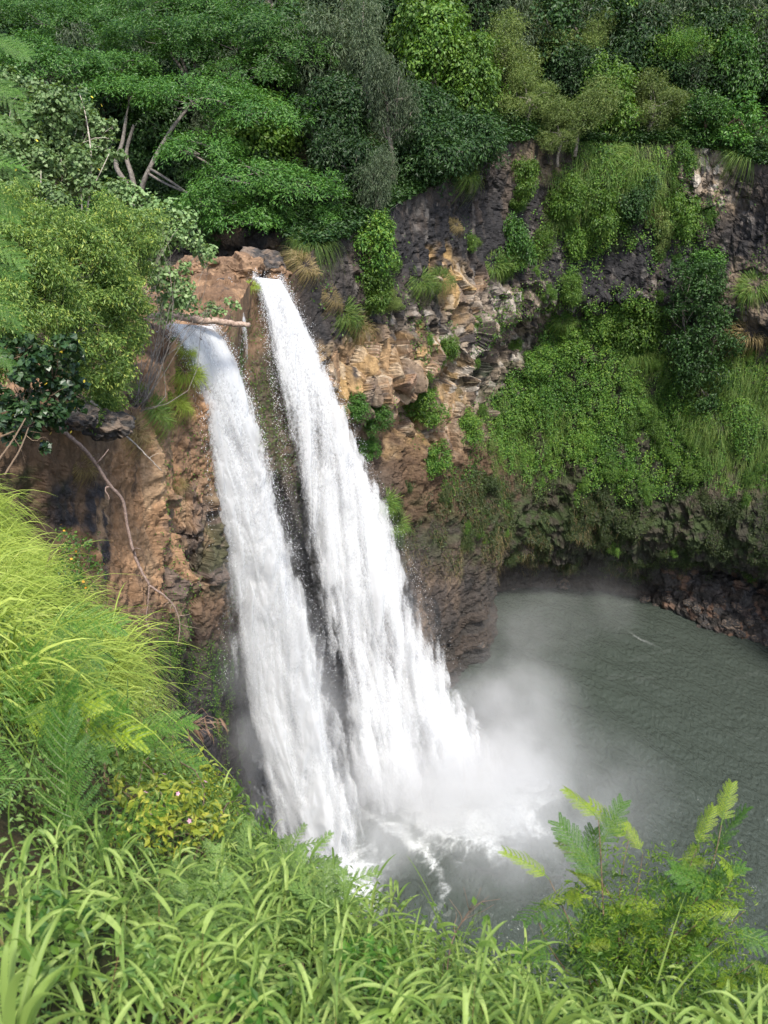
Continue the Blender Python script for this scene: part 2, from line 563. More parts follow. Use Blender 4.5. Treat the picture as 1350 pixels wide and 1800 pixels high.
cliff = mb.obj("cliff", M_rock, cols=np.clip(base, .012, .8).reshape(-1, 3))
tag(cliff, kind="structure")
CLN = grid_normals(CLIFF)
if np.mean(np.sum(CLN * toC, -1)) < 0:
    CLN = -CLN

# ------------------------------------------------------------------ hillside above the rim (right) and river terrace (left)
def loft_rows(rows, nu, nv):
    c = np.array(rows)                     # (rows, cols, 3)
    a = catmull(c, nv)
    return np.swapaxes(catmull(np.swapaxes(a, 0, 1), nu), 0, 1)   # (nv, nu, 3)

def soil_cols(P, a, b, seed, moss=None, mfac=.7):
    n = fbm(P * .7, 5, seed)
    c = np.ones(P.shape) * np.array(a)
    c = mixc(c, sstep(-.2, .5, n), b)
    if moss is not None:
        c = mixc(c, sstep(.0, .5, fbm(P * .5, 4, seed + 5)) * mfac, moss)
    return c

# forested slope: starts at the rim of the right part, then behind the river on a dark bank
bank_top = [at(-300, 400, 62), at(-100, 398, 65), (at(150, 398, 69)), at(300, 398, 71), at(400, 400, 70.5), at(480, 402, 68)]
start = bank_top + [RIMS[k] for k in range(11, 24)]
start = np.array(start)
dirs = []
for k, p in enumerate(start):
    d = p[:2] - np.array([12.0, 55.0])
    d = d / np.linalg.norm(d)
    if k < 6:
        d = np.array([-.25 - .1 * (5 - k) / 5, 1.0]); d /= np.linalg.norm(d)
    elif k < 11:
        d = np.array([-.22 + .05 * (k - 6), 1.0]); d /= np.linalg.norm(d)
    dirs.append(d)
dirs = np.array(dirs)
DD = [0, 1.0, 3, 7, 14, 25, 42, 70, 110, 170]
HH = [0, .35, 1.3, 3.2, 6.5, 12, 21, 37, 60, 95]
rows = []
for d_, h_ in zip(DD, HH):
    rows.append(np.concatenate([start[:, :2] + dirs * d_, start[:, 2:3] + h_ * (.5 + .5 * sstep(4, 10, np.arange(len(start))))[:, None]], 1))
HL = loft_rows(rows, 260, 200)
HLd = HL + np.stack([0 * HL[..., 0], 0 * HL[..., 0], fbm(HL * .15, 5, 71) * np.linspace(0, 1, 200)[:, None] ** .5 * 1.5], -1)
mb = MB()
mb.add(HLd, grid_faces(200, 260))
hill = mb.obj("hillside", M_rock, smooth=True, cols=soil_cols(HLd, (.03, .032, .014), (.05, .04, .02), 72, (.03, .05, .012)).reshape(-1, 3))
tag(hill, kind="structure")

# dark rock bank behind the river
b0 = bank_top + [RIMS[11]]
rows = [[p + np.array([.15, .5, .25]) for p in b0]]
for h_, o_ in ((-.2, -.2), (-1.2, -.3), (-2.2, .35), (-3.6, -.3), (-5.5, -.6)):
    rows.append([p + np.array([0, o_, h_]) for p in b0])
BK = loft_rows(rows, 420, 90)
bn = grid_normals(BK)
if np.mean(bn[..., 1]) > 0:
    bn = -bn
o_, r_, f_, s_ = voronoi(BK * np.array([.7, .7, 1.0]), 83)
bd = .45 * fbm(BK * .35, 4, 81) + .5 * ((r_[0] - .5) + (r_[1] - .5) * o_[..., 0] + (r_[2] - .5) * o_[..., 2]) + .15 * fbm(BK * 2, 4, 82)
BKd = BK + bn * bd[..., None]
mb = MB()
mb.add(BKd, grid_faces(90, 420))
bank = mb.obj("river_bank", M_rock, cols=soil_cols(BKd, (.035, .03, .027), (.1, .068, .045), 84).reshape(-1, 3))
tag(bank, kind="structure")

# rock terrace left of and between the falls, the river bed runs across it
tdir = []
for k in range(0, 11):
    tdir.append(unit(np.array([-1.0, .12 if k < 6 else .42])))
tdir = np.array(tdir)
R11 = RIMS[:11]
rows = []
for d_, h_ in zip([0, .35, 1.2, 2.6, 4.5, 8, 14, 24, 40], [0, .28, .5, .45, .4, .3, .4, .8, 1.5]):
    s_ = 1.0
    rows.append(np.concatenate([R11[:, :2] + tdir * d_ * s_, R11[:, 2:3] + h_], 1))
TE = loft_rows(rows, 460, 260)
tpx, tpy, _ = project(TE)
o_, r_, f_, s_ = voronoi(TE * np.array([.8, .8, .8]), 93)
lipm = np.clip(blob(tpx, tpy, 338, 562, 62, 30, .5) + blob(tpx, tpy, 470, 478, 30, 20, .5), 0, 1)
td = .5 * fbm(TE * .3, 5, 91) + .5 * ((r_[0] - .5) + (r_[1] - .5) * o_[..., 0] + (r_[2] - .5) * o_[..., 1]) + .12 * fbm(TE * 2, 4, 92)
td = td * np.concatenate([np.linspace(0.1, 1, 30), np.ones(230)])[:, None] * (1 - .7 * lipm) - .75 * lipm
TEd = TE + np.stack([0 * td, 0 * td, td], -1)
tc_ = soil_cols(TEd, (.15, .09, .052), (.26, .16, .09), 94)
tc_ = mixc(tc_, sstep(.3, .7, fbm(TE * .8, 4, 96)) * .8, (.07, .055, .045))
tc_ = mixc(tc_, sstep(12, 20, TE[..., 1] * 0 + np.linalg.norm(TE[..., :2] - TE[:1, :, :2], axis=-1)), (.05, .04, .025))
mb = MB()
mb.add(TEd, grid_faces(260, 460))
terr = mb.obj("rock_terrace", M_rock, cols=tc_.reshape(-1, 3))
tag(terr, kind="structure")

# ------------------------------------------------------------------ near slope under the photographer
edge = np.array([at(-420, 800, 24), at(-200, 810, 20), at(-60, 880, 16.2), at(-5, 1000, 12.6), at(85, 1160, 9.4), at(215, 1300, 7.0), at(350, 1470, 4.7), at(460, 1610, 3.5),
                 at(620, 1700, 2.9), at(870, 1830, 2.45), at(1150, 1900, 2.3), at(1450, 1900, 2.4), at(1900, 1900, 2.6)])
inner = np.array([(-26, 24, -5.5), (-20, 19, -5.0), (-13, 14, -4.3), (-9.5, 10.5, -3.7), (-6.6, 7.4, -3.2), (-4.6, 5.2, -2.8), (-2.6, 3.0, -2.6), (-1.6, 1.8, -2.45),
                  (-.5, 1.1, -2.4), (.5, .9, -2.4), (1.3, .8, -2.4), (2.2, .8, -2.4), (4.5, .8, -2.4)], float)
back = inner + np.array([-3.0, -4.0, .5])
back2 = inner + np.array([-12.0, -14.0, 3.0])
outd = unit(np.concatenate([edge[:, :2] - inner[:, :2], np.zeros((13, 1))], 1))
outd[:, 0] += .4
outd = unit(outd)
drop1 = edge + outd * .8 + np.array([0, 0, -1.6])
drop2 = edge + outd * 1.6 + np.array([0, 0, -6.0])
drop3 = edge + outd * 1.9 + np.array([0, 0, -20.0])
drop4 = edge + outd * 1.0 + np.array([0, 0, -52.0])
GR = loft_rows([back2, back, inner, .5 * (inner + edge) + np.array([0, 0, .02]), edge, drop1, drop2, drop3, drop4], 240, 200)
gsc = np.clip(np.linalg.norm(GR, axis=-1) / 8, .35, 1.6)
GRd = GR + np.stack([.3 * fbm(GR * .6, 4, 101), .3 * fbm(GR * .6, 4, 103), .28 * fbm(GR * .7, 4, 102)], -1) * gsc[..., None]
mb = MB()
mb.add(GRd, grid_faces(200, 240))
ground = mb.obj("ground", M_rock, smooth=True, cols=soil_cols(GRd, (.04, .042, .015), (.075, .055, .025), 104, (.05, .075, .015)).reshape(-1, 3))
tag(ground, kind="structure")

# ------------------------------------------------------------------ ray targets for planting
def bvh_of(P, st):
    Q = P[::st, ::st]
    return BVHTree.FromPolygons([tuple(map(float, v)) for v in Q.reshape(-1, 3)], [tuple(map(int, f)) for f in grid_faces(Q.shape[0], Q.shape[1])])

BV = {'cliff': bvh_of(CLIFF, 3), 'hill': bvh_of(HLd, 2), 'bank': bvh_of(BKd, 3), 'terr': bvh_of(TEd, 3), 'ground': bvh_of(GRd, 1)}

def hit(px, py, names=('cliff', 'hill', 'bank', 'terr')):
    d = Vector(ray(px, py)).normalized()
    best = None
    for n in names:
        loc, nor, _, dist = BV[n].ray_cast(Vector((0, 0, 0)), d)
        if loc is not None and (best is None or dist < best[2]):
            if nor.dot(d) > 0:
                nor = -nor
            best = (np.array(loc), np.array(nor), dist, n)
    return best

def drop(x, y, name, z=60):
    loc, nor, _, _ = BV[name].ray_cast(Vector((float(x), float(y), z)), Vector((0, 0, -1)))
    return None if loc is None else np.array(loc)
# ------------------------------------------------------------------ pool water
IMP_L = np.array([-4.6, 48.8])
IMP_R = np.array([4.6, 57.5])
M_water, nt, out = new_mat("pool_water")
g = N(nt, "ShaderNodeNewGeometry")
foam = N(nt, "ShaderNodeAttribute", attribute_name="foam")
n1 = N(nt, "ShaderNodeTexNoise"); n1.inputs["Scale"].default_value = 5.0; n1.inputs["Detail"].default_value = 6; n1.inputs["Roughness"].default_value = .7
nt.links.new(g.outputs["Position"], n1.inputs["Vector"])
nr = N(nt, "ShaderNodeMapRange"); nr.inputs[1].default_value = .3; nr.inputs[2].default_value = .7; nr.inputs[3].default_value = .35; nr.inputs[4].default_value = 1.5
nt.links.new(n1.outputs[0], nr.inputs[0])
ml = N(nt, "ShaderNodeMath", operation='MULTIPLY', use_clamp=True)
nt.links.new(foam.outputs["Fac"], ml.inputs[0]); nt.links.new(nr.outputs[0], ml.inputs[1])
cm = N(nt, "ShaderNodeMix", data_type='RGBA')
cm.inputs[6].default_value = (.046, .057, .047, 1); cm.inputs[7].default_value = (.62, .64, .63, 1)
nt.links.new(ml.outputs[0], cm.inputs[0])
p = N(nt, "ShaderNodeBsdfPrincipled")
nt.links.new(cm.outputs[2], p.inputs["Base Color"])
rr = N(nt, "ShaderNodeMapRange"); rr.inputs[3].default_value = .12; rr.inputs[4].default_value = .8
nt.links.new(ml.outputs[0], rr.inputs[0]); nt.links.new(rr.outputs[0], p.inputs["Roughness"])
p.inputs["IOR"].default_value = 1.33
nb = N(nt, "ShaderNodeTexNoise"); nb.inputs["Scale"].default_value = 2.6; nb.inputs["Detail"].default_value = 5
mp = N(nt, "ShaderNodeMapping"); mp.inputs["Scale"].default_value = (1, .6, 1); mp.inputs["Rotation"].default_value = (0, 0, .5)
nt.links.new(g.outputs["Position"], mp.inputs["Vector"]); nt.links.new(mp.outputs[0], nb.inputs["Vector"])
bp = N(nt, "ShaderNodeBump"); bp.inputs["Strength"].default_value = 1.0; bp.inputs["Distance"].default_value = .35
nt.links.new(nb.outputs[0], bp.inputs["Height"]); nt.links.new(bp.outputs[0], p.inputs["Normal"])
nt.links.new(p.outputs[0], out.inputs[0])

gx, gy = np.meshgrid(np.linspace(-30, 70, 620), np.linspace(20, 112, 560), indexing='ij')
W3 = np.stack([gx, gy, np.zeros_like(gx)], -1)
dL = np.hypot(gx - IMP_L[0], gy - IMP_L[1]); dR = np.hypot(gx - IMP_R[0] - 3, gy - IMP_R[1])
ripple = .16 * np.sin(dR * 1.7 + 2 * fbm(W3 * .2, 3, 111)) * np.exp(-dR / 22) + .24 * np.sin(dR * .8 + 3 * fbm(W3 * .15, 3, 112)) * np.exp(-dR / 16)
rot = np.stack([gx * .8 + gy * .6, (gy * .8 - gx * .6) * .45, 0 * gx], -1)
wz = ripple + .10 * fbm(rot * .8, 5, 113) + .45 * fbm(W3 * .5, 4, 114) * np.exp(-(np.minimum(dL, dR) / 7) ** 2)
foam_glints = 1.1 * np.exp(-(dR / 6.0) ** 2) + 1.0 * np.exp(-(dL / 5.0) ** 2) + .10 * np.exp(-dR / 12)
foam_glints += .35 * sstep(.45, .65, fbm(W3 * .2, 3, 116)) * np.exp(-dR / 9)
ring = np.exp(-((dL - 8.8 - 1.2 * fbm(W3 * .2, 3, 118)) / .7) ** 2) * sstep(-1, 3, gx - IMP_L[0])
foam_glints += .35 * ring
wq = W3 + 1.2 * np.stack([fbm(W3 * .35, 3, 121), fbm(W3 * .35, 3, 122), 0 * gx], -1)
rg1 = np.clip(1 - np.abs(fbm(wq * .38, 3, 123)) * 4.5, 0, 1)
rg2 = np.clip(1 - np.abs(fbm(wq * .95, 3, 124)) * 3.5, 0, 1)
rg3 = np.clip(1 - np.abs(fbm(wq * 2.0, 2, 125)) * 3.0, 0, 1)
pat = .5 * rg1 + .35 * rg2 + .3 * rg3
amt = np.clip(foam_glints, 0, 1.4)
foam_glints = np.clip(sstep(.32, 1.05, amt * (.35 + pat) + .75 * amt ** 2), 0, 1)
glint_streak = sstep(.55, .8, fbm(np.stack([gx * .35 + gy * .15, gy * 1.3 - gx * .5, 0 * gx], -1), 4, 126)) * sstep(-.1, .3, fbm(W3 * .12, 3, 127))
foam_glints = np.clip(foam_glints + .02 * glint_streak * (dR > 6), 0, 1)  # faint glints of the ripples painted in with the foam
line = np.exp(-((gx - 29.5 + .9 * (gy - 83.5) + .5 * fbm(W3 * .6, 3, 128)) / .16) ** 2) * np.exp(-((gx - 30 - gy + 83.5) / 2.0) ** 2) * .3
foam_glints = np.clip(foam_glints + line, 0, 1)
mb = MB()
mb.add(np.stack([gx, gy, POOL_Z + wz], -1), grid_faces(620, 560), a=foam_glints.ravel())
water = mb.obj("water", M_water, smooth=True, attrname="foam")
tag(water, kind="structure")

# river reaching the lips
M_river, nt, out = new_mat("river_water")
g = N(nt, "ShaderNodeNewGeometry")
n1 = N(nt, "ShaderNodeTexNoise"); n1.inputs["Scale"].default_value = 2.2; n1.inputs["Detail"].default_value = 6; n1.inputs["Distortion"].default_value = .6
mp = N(nt, "ShaderNodeMapping"); mp.inputs["Scale"].default_value = (.5, 1.6, 1)
nt.links.new(g.outputs["Position"], mp.inputs["Vector"]); nt.links.new(mp.outputs[0], n1.inputs["Vector"])
foam = N(nt, "ShaderNodeAttribute", attribute_name="foam")
ad = N(nt, "ShaderNodeMath", operation='ADD'); nt.links.new(n1.outputs[0], ad.inputs[0]); nt.links.new(foam.outputs["Fac"], ad.inputs[1])
r = ramp(nt, [(.62, (.05, .045, .035)), (.8, (.8, .82, .82))])
nt.links.new(ad.outputs[0], r.inputs[0])
p = N(nt, "ShaderNodeBsdfPrincipled"); p.inputs["Roughness"].default_value = .15
nt.links.new(r.outputs[0], p.inputs["Base Color"])
bp = N(nt, "ShaderNodeBump"); bp.inputs["Strength"].default_value = .8; bp.inputs["Distance"].default_value = .12
nt.links.new(n1.outputs[0], bp.inputs["Height"]); nt.links.new(bp.outputs[0], p.inputs["Normal"])
nt.links.new(p.outputs[0], out.inputs[0])

def ribbon(name, L, R, nu, nv, foamf, lift=0.0, mat=None):
    Lc, Rc = catmull(np.array(L), nv), catmull(np.array(R), nv)
    u = np.linspace(0, 1, nu)
    P = Lc[:, None] * (1 - u[None, :, None]) + Rc[:, None] * u[None, :, None]
    P[..., 2] += lift + .08 * fbm(P * 1.2, 4, 131)
    mb = MB()
    v = np.linspace(0, 1, nv)[:, None] * np.ones((1, nu))
    mb.add(P, grid_faces(nv, nu), a=foamf(v, u[None, :] * np.ones((nv, 1))).ravel())
    return mb.obj(name, mat or M_river, smooth=True, attrname="foam")

lipL = RIMS[6].copy(); lipR = RIMS[9].copy()
zr = -9.55
rv = ribbon("river", [at_z(60, 470, zr), at_z(250, 462, zr), at_z(340, 459, zr), at_z(395, 456, zr), at_z(430, 462, zr - .05), at_z(462, 478, zr - .2)],
            [at_z(60, 500, zr), at_z(250, 484, zr), at_z(350, 473, zr), at_z(405, 470, zr), at_z(438, 478, zr - .1), at_z(450, 489, zr - .3)], 40, 160,
            lambda v, u: .28 * sstep(.45, .6, v) - .05 + .1 * sstep(.8, 1, v))
tag(rv, kind="structure")

# ------------------------------------------------------------------ the falls
M_fall, nt, out = new_mat("falling_water")
dn = N(nt, "ShaderNodeAttribute", attribute_name="dens")
g = N(nt, "ShaderNodeNewGeometry")
mp = N(nt, "ShaderNodeMapping"); mp.inputs["Scale"].default_value = (1, 1, .6)
nt.links.new(g.outputs["Position"], mp.inputs["Vector"])
nz = N(nt, "ShaderNodeTexNoise"); nz.inputs["Scale"].default_value = 7.0; nz.inputs["Detail"].default_value = 5; nz.inputs["Roughness"].default_value = .75
nt.links.new(mp.outputs[0], nz.inputs["Vector"])
sb = N(nt, "ShaderNodeMath", operation='SUBTRACT'); sb.inputs[1].default_value = .5
nt.links.new(nz.outputs[0], sb.inputs[0])
mu = N(nt, "ShaderNodeMath", operation='MULTIPLY_ADD'); gr = N(nt, 'ShaderNodeAttribute', attribute_name='grain'); nt.links.new(gr.outputs['Fac'], mu.inputs[1])
nt.links.new(sb.outputs[0], mu.inputs[0]); nt.links.new(dn.outputs["Fac"], mu.inputs[2])
al = N(nt, "ShaderNodeMapRange", interpolation_type='SMOOTHSTEP')
al.inputs[1].default_value = .05; al.inputs[2].default_value = .95
al.inputs[3].default_value = 0; al.inputs[4].default_value = .62
nt.links.new(mu.outputs[0], al.inputs[0])
df = N(nt, "ShaderNodeBsdfDiffuse"); df.inputs[0].default_value = (.84, .85, .86, 1)
tl = N(nt, "ShaderNodeBsdfTranslucent"); tl.inputs[0].default_value = (.84, .85, .86, 1)
m1 = N(nt, "ShaderNodeMixShader"); m1.inputs[0].default_value = .42
nt.links.new(df.outputs[0], m1.inputs[1]); nt.links.new(tl.outputs[0], m1.inputs[2])
tr = N(nt, "ShaderNodeBsdfTransparent")
m2 = N(nt, "ShaderNodeMixShader")
nt.links.new(al.outputs[0], m2.inputs[0]); nt.links.new(tr.outputs[0], m2.inputs[1]); nt.links.new(m1.outputs[0], m2.inputs[2])
nt.links.new(m2.outputs[0], out.inputs[0])
M_drop, nt, out = new_mat("water_drops")
df = N(nt, "ShaderNodeBsdfDiffuse"); df.inputs[0].default_value = (.85, .86, .87, 1)
tl = N(nt, "ShaderNodeBsdfTranslucent"); tl.inputs[0].default_value = (.85, .86, .87, 1)
m1 = N(nt, "ShaderNodeMixShader"); m1.inputs[0].default_value = .45
nt.links.new(df.outputs[0], m1.inputs[1]); nt.links.new(tl.outputs[0], m1.inputs[2]); nt.links.new(m1.outputs[0], out.inputs[0])


def waterfall(name, label, Lp, Rp, thick, seed, densf, ndrop, layers=8, nu=110, nv=460, wide=1.30):
    """curtain of falling sheets between a left and a right edge, with loose drops about it"""
    L, R = catmull(np.array(Lp), nv), catmull(np.array(Rp), nv)
    if wide != 1.0:
        mid_ = .5 * (L + R)
        wf = (1 + (wide - 1) * sstep(.02, .3, np.linspace(0, 1, nv)))[:, None]
        L, R = mid_ + (L - mid_) * wf, mid_ + (R - mid_) * wf
    root = link(name, None)
    top = .5 * (L[0] + R[0])
    root.location = [float(x) for x in top]
    tag(root, label, "waterfall")
    wd = np.linalg.norm(R - L, axis=1)
    across = unit(R - L)
    outn = unit(np.cross(across, np.array([0, 0, 1.0])))
    sgn = np.sign(np.sum(outn * (np.array([14, 20, 0]) - .5 * (L + R)), 1))
    outn *= np.where(sgn == 0, 1, sgn)[:, None]
    t = np.linspace(0, 1, nv)
    length = np.concatenate([[0], np.cumsum(np.linalg.norm(np.diff(.5 * (L + R), axis=0), axis=1))])
    mb = MB()
    tmb = MB()
    u = np.linspace(-.16, 1.14, nu)
    U, S = np.meshgrid(u, length, indexing='xy')            # (nv, nu)
    T = t[:, None] * np.ones((1, nu))
    Wm = wd[:, None] * np.ones((1, nu))
    arch = np.sqrt(np.clip(1 - (2 * U - 1) ** 2, 0, 1))
    for k in range(layers):
        q = (k / (layers - 1) - .5) * 2
        a = np.stack([U * Wm * .7, S * .16, np.full_like(U, k * 3.7 + seed)], -1)
        rid = np.abs(vnoise(np.stack([U * Wm * .55 + k * .37, S * .03, np.full_like(U, seed + k)], -1), 5))
        # falling tongues: the pattern runs ahead where the stream is thick
        cone = S * .22 - rid * 2.2
        c1 = fbm(np.stack([U * Wm * (.75 - .25 * T), cone * (1 - .25 * T), np.full_like(U, k * 5.1 + seed)], -1), 4, 141 + k)
        c2 = fbm(np.stack([U * Wm * 2.4, S * .55 - rid * 2, np.full_like(U, k * 2.1 + seed)], -1), 4, 151 + k)
        strand = fbm(np.stack([U * Wm * 1.6 + .25 * c1, S * .045, np.full_like(U, k + seed)], -1), 4, 161 + k)
        wob = (.08 + .40 * T) * c1 + (.04 + .07 * T) * c2
        Uj = U + (.03 + .02 * T) * c2 * 2.0 / np.maximum(Wm, 1) + .02 * c1
        P = L[:, None] * (1 - Uj[..., None]) + R[:, None] * Uj[..., None]
        dep = q * thick(T) * (.35 + .65 * arch) + wob
        P = P + outn[:, None] * dep[..., None]
        eL = U + (.05 * c2 + .05 * c1) * sstep(0, .1, T)
        eR = 1 - U + (.05 * c2 + .05 * c1) * sstep(0, .1, T)
        edge = sstep(-.02 - .14 * T, .10 + .34 * T ** .7, eL) * sstep(-.02 - .12 * T, .10 + .24 * T ** .7, eR)
        big_ = fbm(np.stack([U * Wm * .28, S * .085 - rid * 1.3, np.full_like(U, seed + 40.0)], -1), 3, 171)
        d = densf(U, T, S) + (.42 + .4 * T) * c1 + .42 * strand + .22 * c2 + .55 * big_ * sstep(.12, .4, T)
        d = d * edge - (1 - edge) * .9
        mb.add(P, grid_faces(nv, nu), a=d.ravel())
    o = mb.obj("water_curtain", M_fall, smooth=True, attrname="dens")
    ga = o.data.attributes.new("grain", 'FLOAT', 'POINT')
    ga.data.foreach_set("value", np.tile((2.8 - 1.7 * sstep(.2, .7, T)).ravel(), layers).astype(np.float32))
    o.parent = root
    o.location = -np.array(top)
    # loose drops
    r_ = np.random.default_rng(seed)
    n = ndrop
    tt = r_.random(n) ** 1.6 * .75
    ii = np.clip((tt * (nv - 1)).astype(int), 0, nv - 1)
    sidep = r_.random(n)
    uu = np.where(sidep < .40, .06 - r_.exponential(.05, n), np.where(sidep < .75, .95 + r_.exponential(.035, n), r_.random(n)))
    uu = np.where(tt > .25, np.clip(uu, -.02, 1.03), uu)
    P = L[ii] * (1 - uu[:, None]) + R[ii] * uu[:, None] + outn[ii] * (r_.normal(0, 1, n) * thick(tt) * 1.2)[:, None]
    P[:, 2] += r_.normal(0, .25, n)
    sz = (.008 + .022 * r_.random(n) ** 3)
    tet = np.array([[0, 0, 1.6], [1, 0, -.5], [-.5, .87, -.5], [-.5, -.87, -.5]])
    V = P[:, None] + tet[None] * sz[:, None, None]
    b = (np.arange(n) * 4)[:, None]
    Ft = np.concatenate([b + np.array(f)[None] for f in ((0, 1, 2), (0, 2, 3), (0, 3, 1), (1, 3, 2))])
    mb = MB(); mb.add(V.reshape(-1, 3), Ft)
    o = mb.obj("spray", M_drop)
    o.parent = root
    o.location = -np.array(top)
    o["kind"] = "stuff"
    return root


zb = POOL_Z
waterfall("waterfall", "nearer left waterfall leaping from the brown rock lip under the dead log",
          [at(296, 568, 43.6), at(316, 607, 43.8), at(343, 690, 44.6), at(362, 800, 45.4), at(376, 910, 46.2), at(392, 1050, 47.1), at(404, 1200, 48), at(430, 1350, 48.6), at(462, 1530, 49.3)],
          [at(375, 574, 46.0), at(402, 615, 46.2), at(437, 700, 46.4), at(466, 800, 46.6), at(492, 900, 46.9), at(540, 1050, 47.3), at(582, 1200, 47.7), at(615, 1350, 48), at(655, 1545, 48.2)],
          lambda t: .15 + .9 * t, 3,
          lambda U, T, S: .62 - .34 * sstep(.55, .0, U) * sstep(.12, .3, T) - .08 * T + .2 * sstep(.55, .8, U), 9000, wide=1.12)
waterfall("waterfall", "farther right waterfall, the wider one, bursting on the pool in white spray",
          [at(447, 487, 57), at(464, 540, 57.2), at(481, 620, 57.4), at(497, 700, 57.5), at(512, 800, 57.5), at(528, 920, 57.4), at(549, 1050, 57), at(574, 1200, 56.5), at(598, 1350, 56), at(620, 1455, 55.7)],
          [at(494, 492, 58.3), at(520, 540, 58.6), at(553, 620, 59), at(585, 700, 59.3), at(625, 800, 59.6), at(674, 920, 59.8), at(722, 1050, 60), at(788, 1200, 60), at(850, 1320, 60), at(900, 1400, 60)],
          lambda t: .15 + 1.3 * t, 9,
          lambda U, T, S: .60 - .26 * sstep(.5, 0, U) * sstep(.22, .4, T) + .16 * sstep(.5, .8, U) - .1 * T, 10000)
# ------------------------------------------------------------------ plant builders
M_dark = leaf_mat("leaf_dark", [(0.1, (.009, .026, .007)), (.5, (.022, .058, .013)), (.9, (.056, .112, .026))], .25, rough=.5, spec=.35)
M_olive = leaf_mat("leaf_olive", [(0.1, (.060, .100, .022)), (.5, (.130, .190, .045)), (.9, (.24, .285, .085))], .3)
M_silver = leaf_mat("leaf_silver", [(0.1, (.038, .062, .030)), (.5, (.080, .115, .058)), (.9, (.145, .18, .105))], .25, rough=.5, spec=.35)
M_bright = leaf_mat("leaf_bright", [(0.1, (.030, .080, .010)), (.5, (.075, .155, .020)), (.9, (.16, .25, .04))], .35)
M_umb = leaf_mat("leaf_umbrella", [(0.1, (.022, .070, .012)), (.5, (.055, .145, .022)), (.9, (.11, .22, .036))], .3, rough=.45)
M_hau = leaf_mat("leaf_round", [(0.08, (.075, .135, .045)), (.5, (.165, .265, .095)), (.9, (.29, .38, .18))], .3, rough=.5, spec=.3)
M_hdark = leaf_mat("leaf_round_dark", [(0.1, (.012, .036, .010)), (.6, (.034, .078, .024)), (.95, (.08, .13, .045))], .2, rough=.4, spec=.5)
M_yel = leaf_mat("leaf_yellowgreen", [(0.05, (.055, .115, .024)), (.5, (.14, .235, .052)), (.8, (.25, .35, .085)), (.985, (.45, .48, .10))], .35, rough=.5, patch=.12)
M_cover = leaf_mat("leaf_cover", [(0.12, (.020, .060, .010)), (.42, (.052, .135, .018)), (.65, (.115, .21, .028)), (.92, (.20, .27, .042))], .3, pscale=.16, patch=.5)
M_mossy = leaf_mat("leaf_moss", [(0.1, (.014, .028, .007)), (.5, (.032, .055, .012)), (.9, (.075, .085, .024))], .2, pscale=.3, patch=.6)
M_hang = leaf_mat("blade_hanging", [(0.05, (.05, .115, .02)), (.5, (.115, .20, .035)), (.85, (.20, .26, .06)), (.98, (.34, .29, .13))], .35, patch=.3)
M_dry = leaf_mat("blade_dry", [(0.05, (.12, .10, .04)), (.5, (.24, .19, .08)), (.95, (.38, .28, .15))], .3)
M_grass = leaf_mat("blade_grass", [(0.05, (.12, .19, .03)), (.4, (.27, .36, .060)), (.8, (.42, .50, .11)), (.98, (.58, .56, .25))], .42, tcol=(1.5, 1.4, .6), rough=.55, spec=.3, pscale=.9)
M_broad = leaf_mat("blade_broad", [(0.05, (.08, .15, .028)), (.5, (.185, .27, .060)), (.88, (.31, .39, .12)), (.94, (.36, .35, .14)), (.985, (.34, .22, .12))], .4, rough=.55, spec=.3, pscale=.9)
M_fern = leaf_mat("leaf_feathery", [(0.05, (.035, .10, .015)), (.5, (.075, .19, .025)), (.95, (.14, .28, .04))], .45, pscale=1.2)
M_ferny = leaf_mat("leaf_feathery_young", [(0.05, (.13, .22, .015)), (.5, (.23, .32, .025)), (.95, (.36, .42, .04))], .45, pscale=1.2)
M_yshr = leaf_mat("leaf_yellow_shrub", [(0.05, (.10, .15, .02)), (.5, (.24, .29, .035)), (.95, (.46, .44, .07))], .35, pscale=1.5)
M_mim = leaf_mat("leaf_fine", [(0.05, (.06, .125, .03)), (.5, (.13, .22, .05)), (.95, (.24, .33, .09))], .4, pscale=1.2)
M_bark = bark_mat("bark", (.09, .075, .058), (.23, .20, .165))
M_pale = bark_mat("bark_pale", (.24, .20, .16), (.46, .41, .35), 9)
M_stem = bark_mat("stem_brown", (.10, .065, .04), (.20, .14, .085), 30)
M_dead = bark_mat("dead_wood", (.22, .15, .11), (.42, .31, .24), 8)
M_gstem = leaf_mat("stem_green", [(0, (.07, .13, .02)), (1, (.14, .22, .04))], .1)

UP = np.array([0, 0, 1.0])


def rdir(n, r=rng):
    v = r.normal(size=(n, 3))
    return unit(v)


def leaf_quads(mb, P, Nn, D, l, w, mat=0, bend=.08):
    Nn = unit(Nn)
    D = unit(D - Nn * np.sum(D * Nn, -1, keepdims=True))
    S = np.cross(D, Nn)
    l = np.broadcast_to(l, (len(P),))[:, None]
    w = np.broadcast_to(w, (len(P),))[:, None]
    V = np.stack([P, P + D * l * .45 + S * w * .5 + Nn * l * bend, P + D * l - Nn * l * bend, P + D * l * .45 - S * w * .5 + Nn * l * bend], 1)
    mb.add(V.reshape(-1, 3), np.arange(len(P) * 4).reshape(-1, 4), mat)


def leaf_rounds(mb, P, Nn, D, l, mat=0):
    """heart-round leaves, six corners"""
    Nn = unit(Nn)
    D = unit(D - Nn * np.sum(D * Nn, -1, keepdims=True))
    S = np.cross(D, Nn)
    l = np.broadcast_to(l, (len(P),))[:, None]
    pts = [(0, .10, 0), (-.08, .42, .05), (.35, .52, .03), (1.0, 0, -.10), (.35, -.52, .03), (-.08, -.42, .05)]
    V = np.stack([P + D * l * a + S * l * b + Nn * l * c for a, b, c in pts], 1)
    mb.add(V.reshape(-1, 3), np.arange(len(P) * 6).reshape(-1, 6), mat)


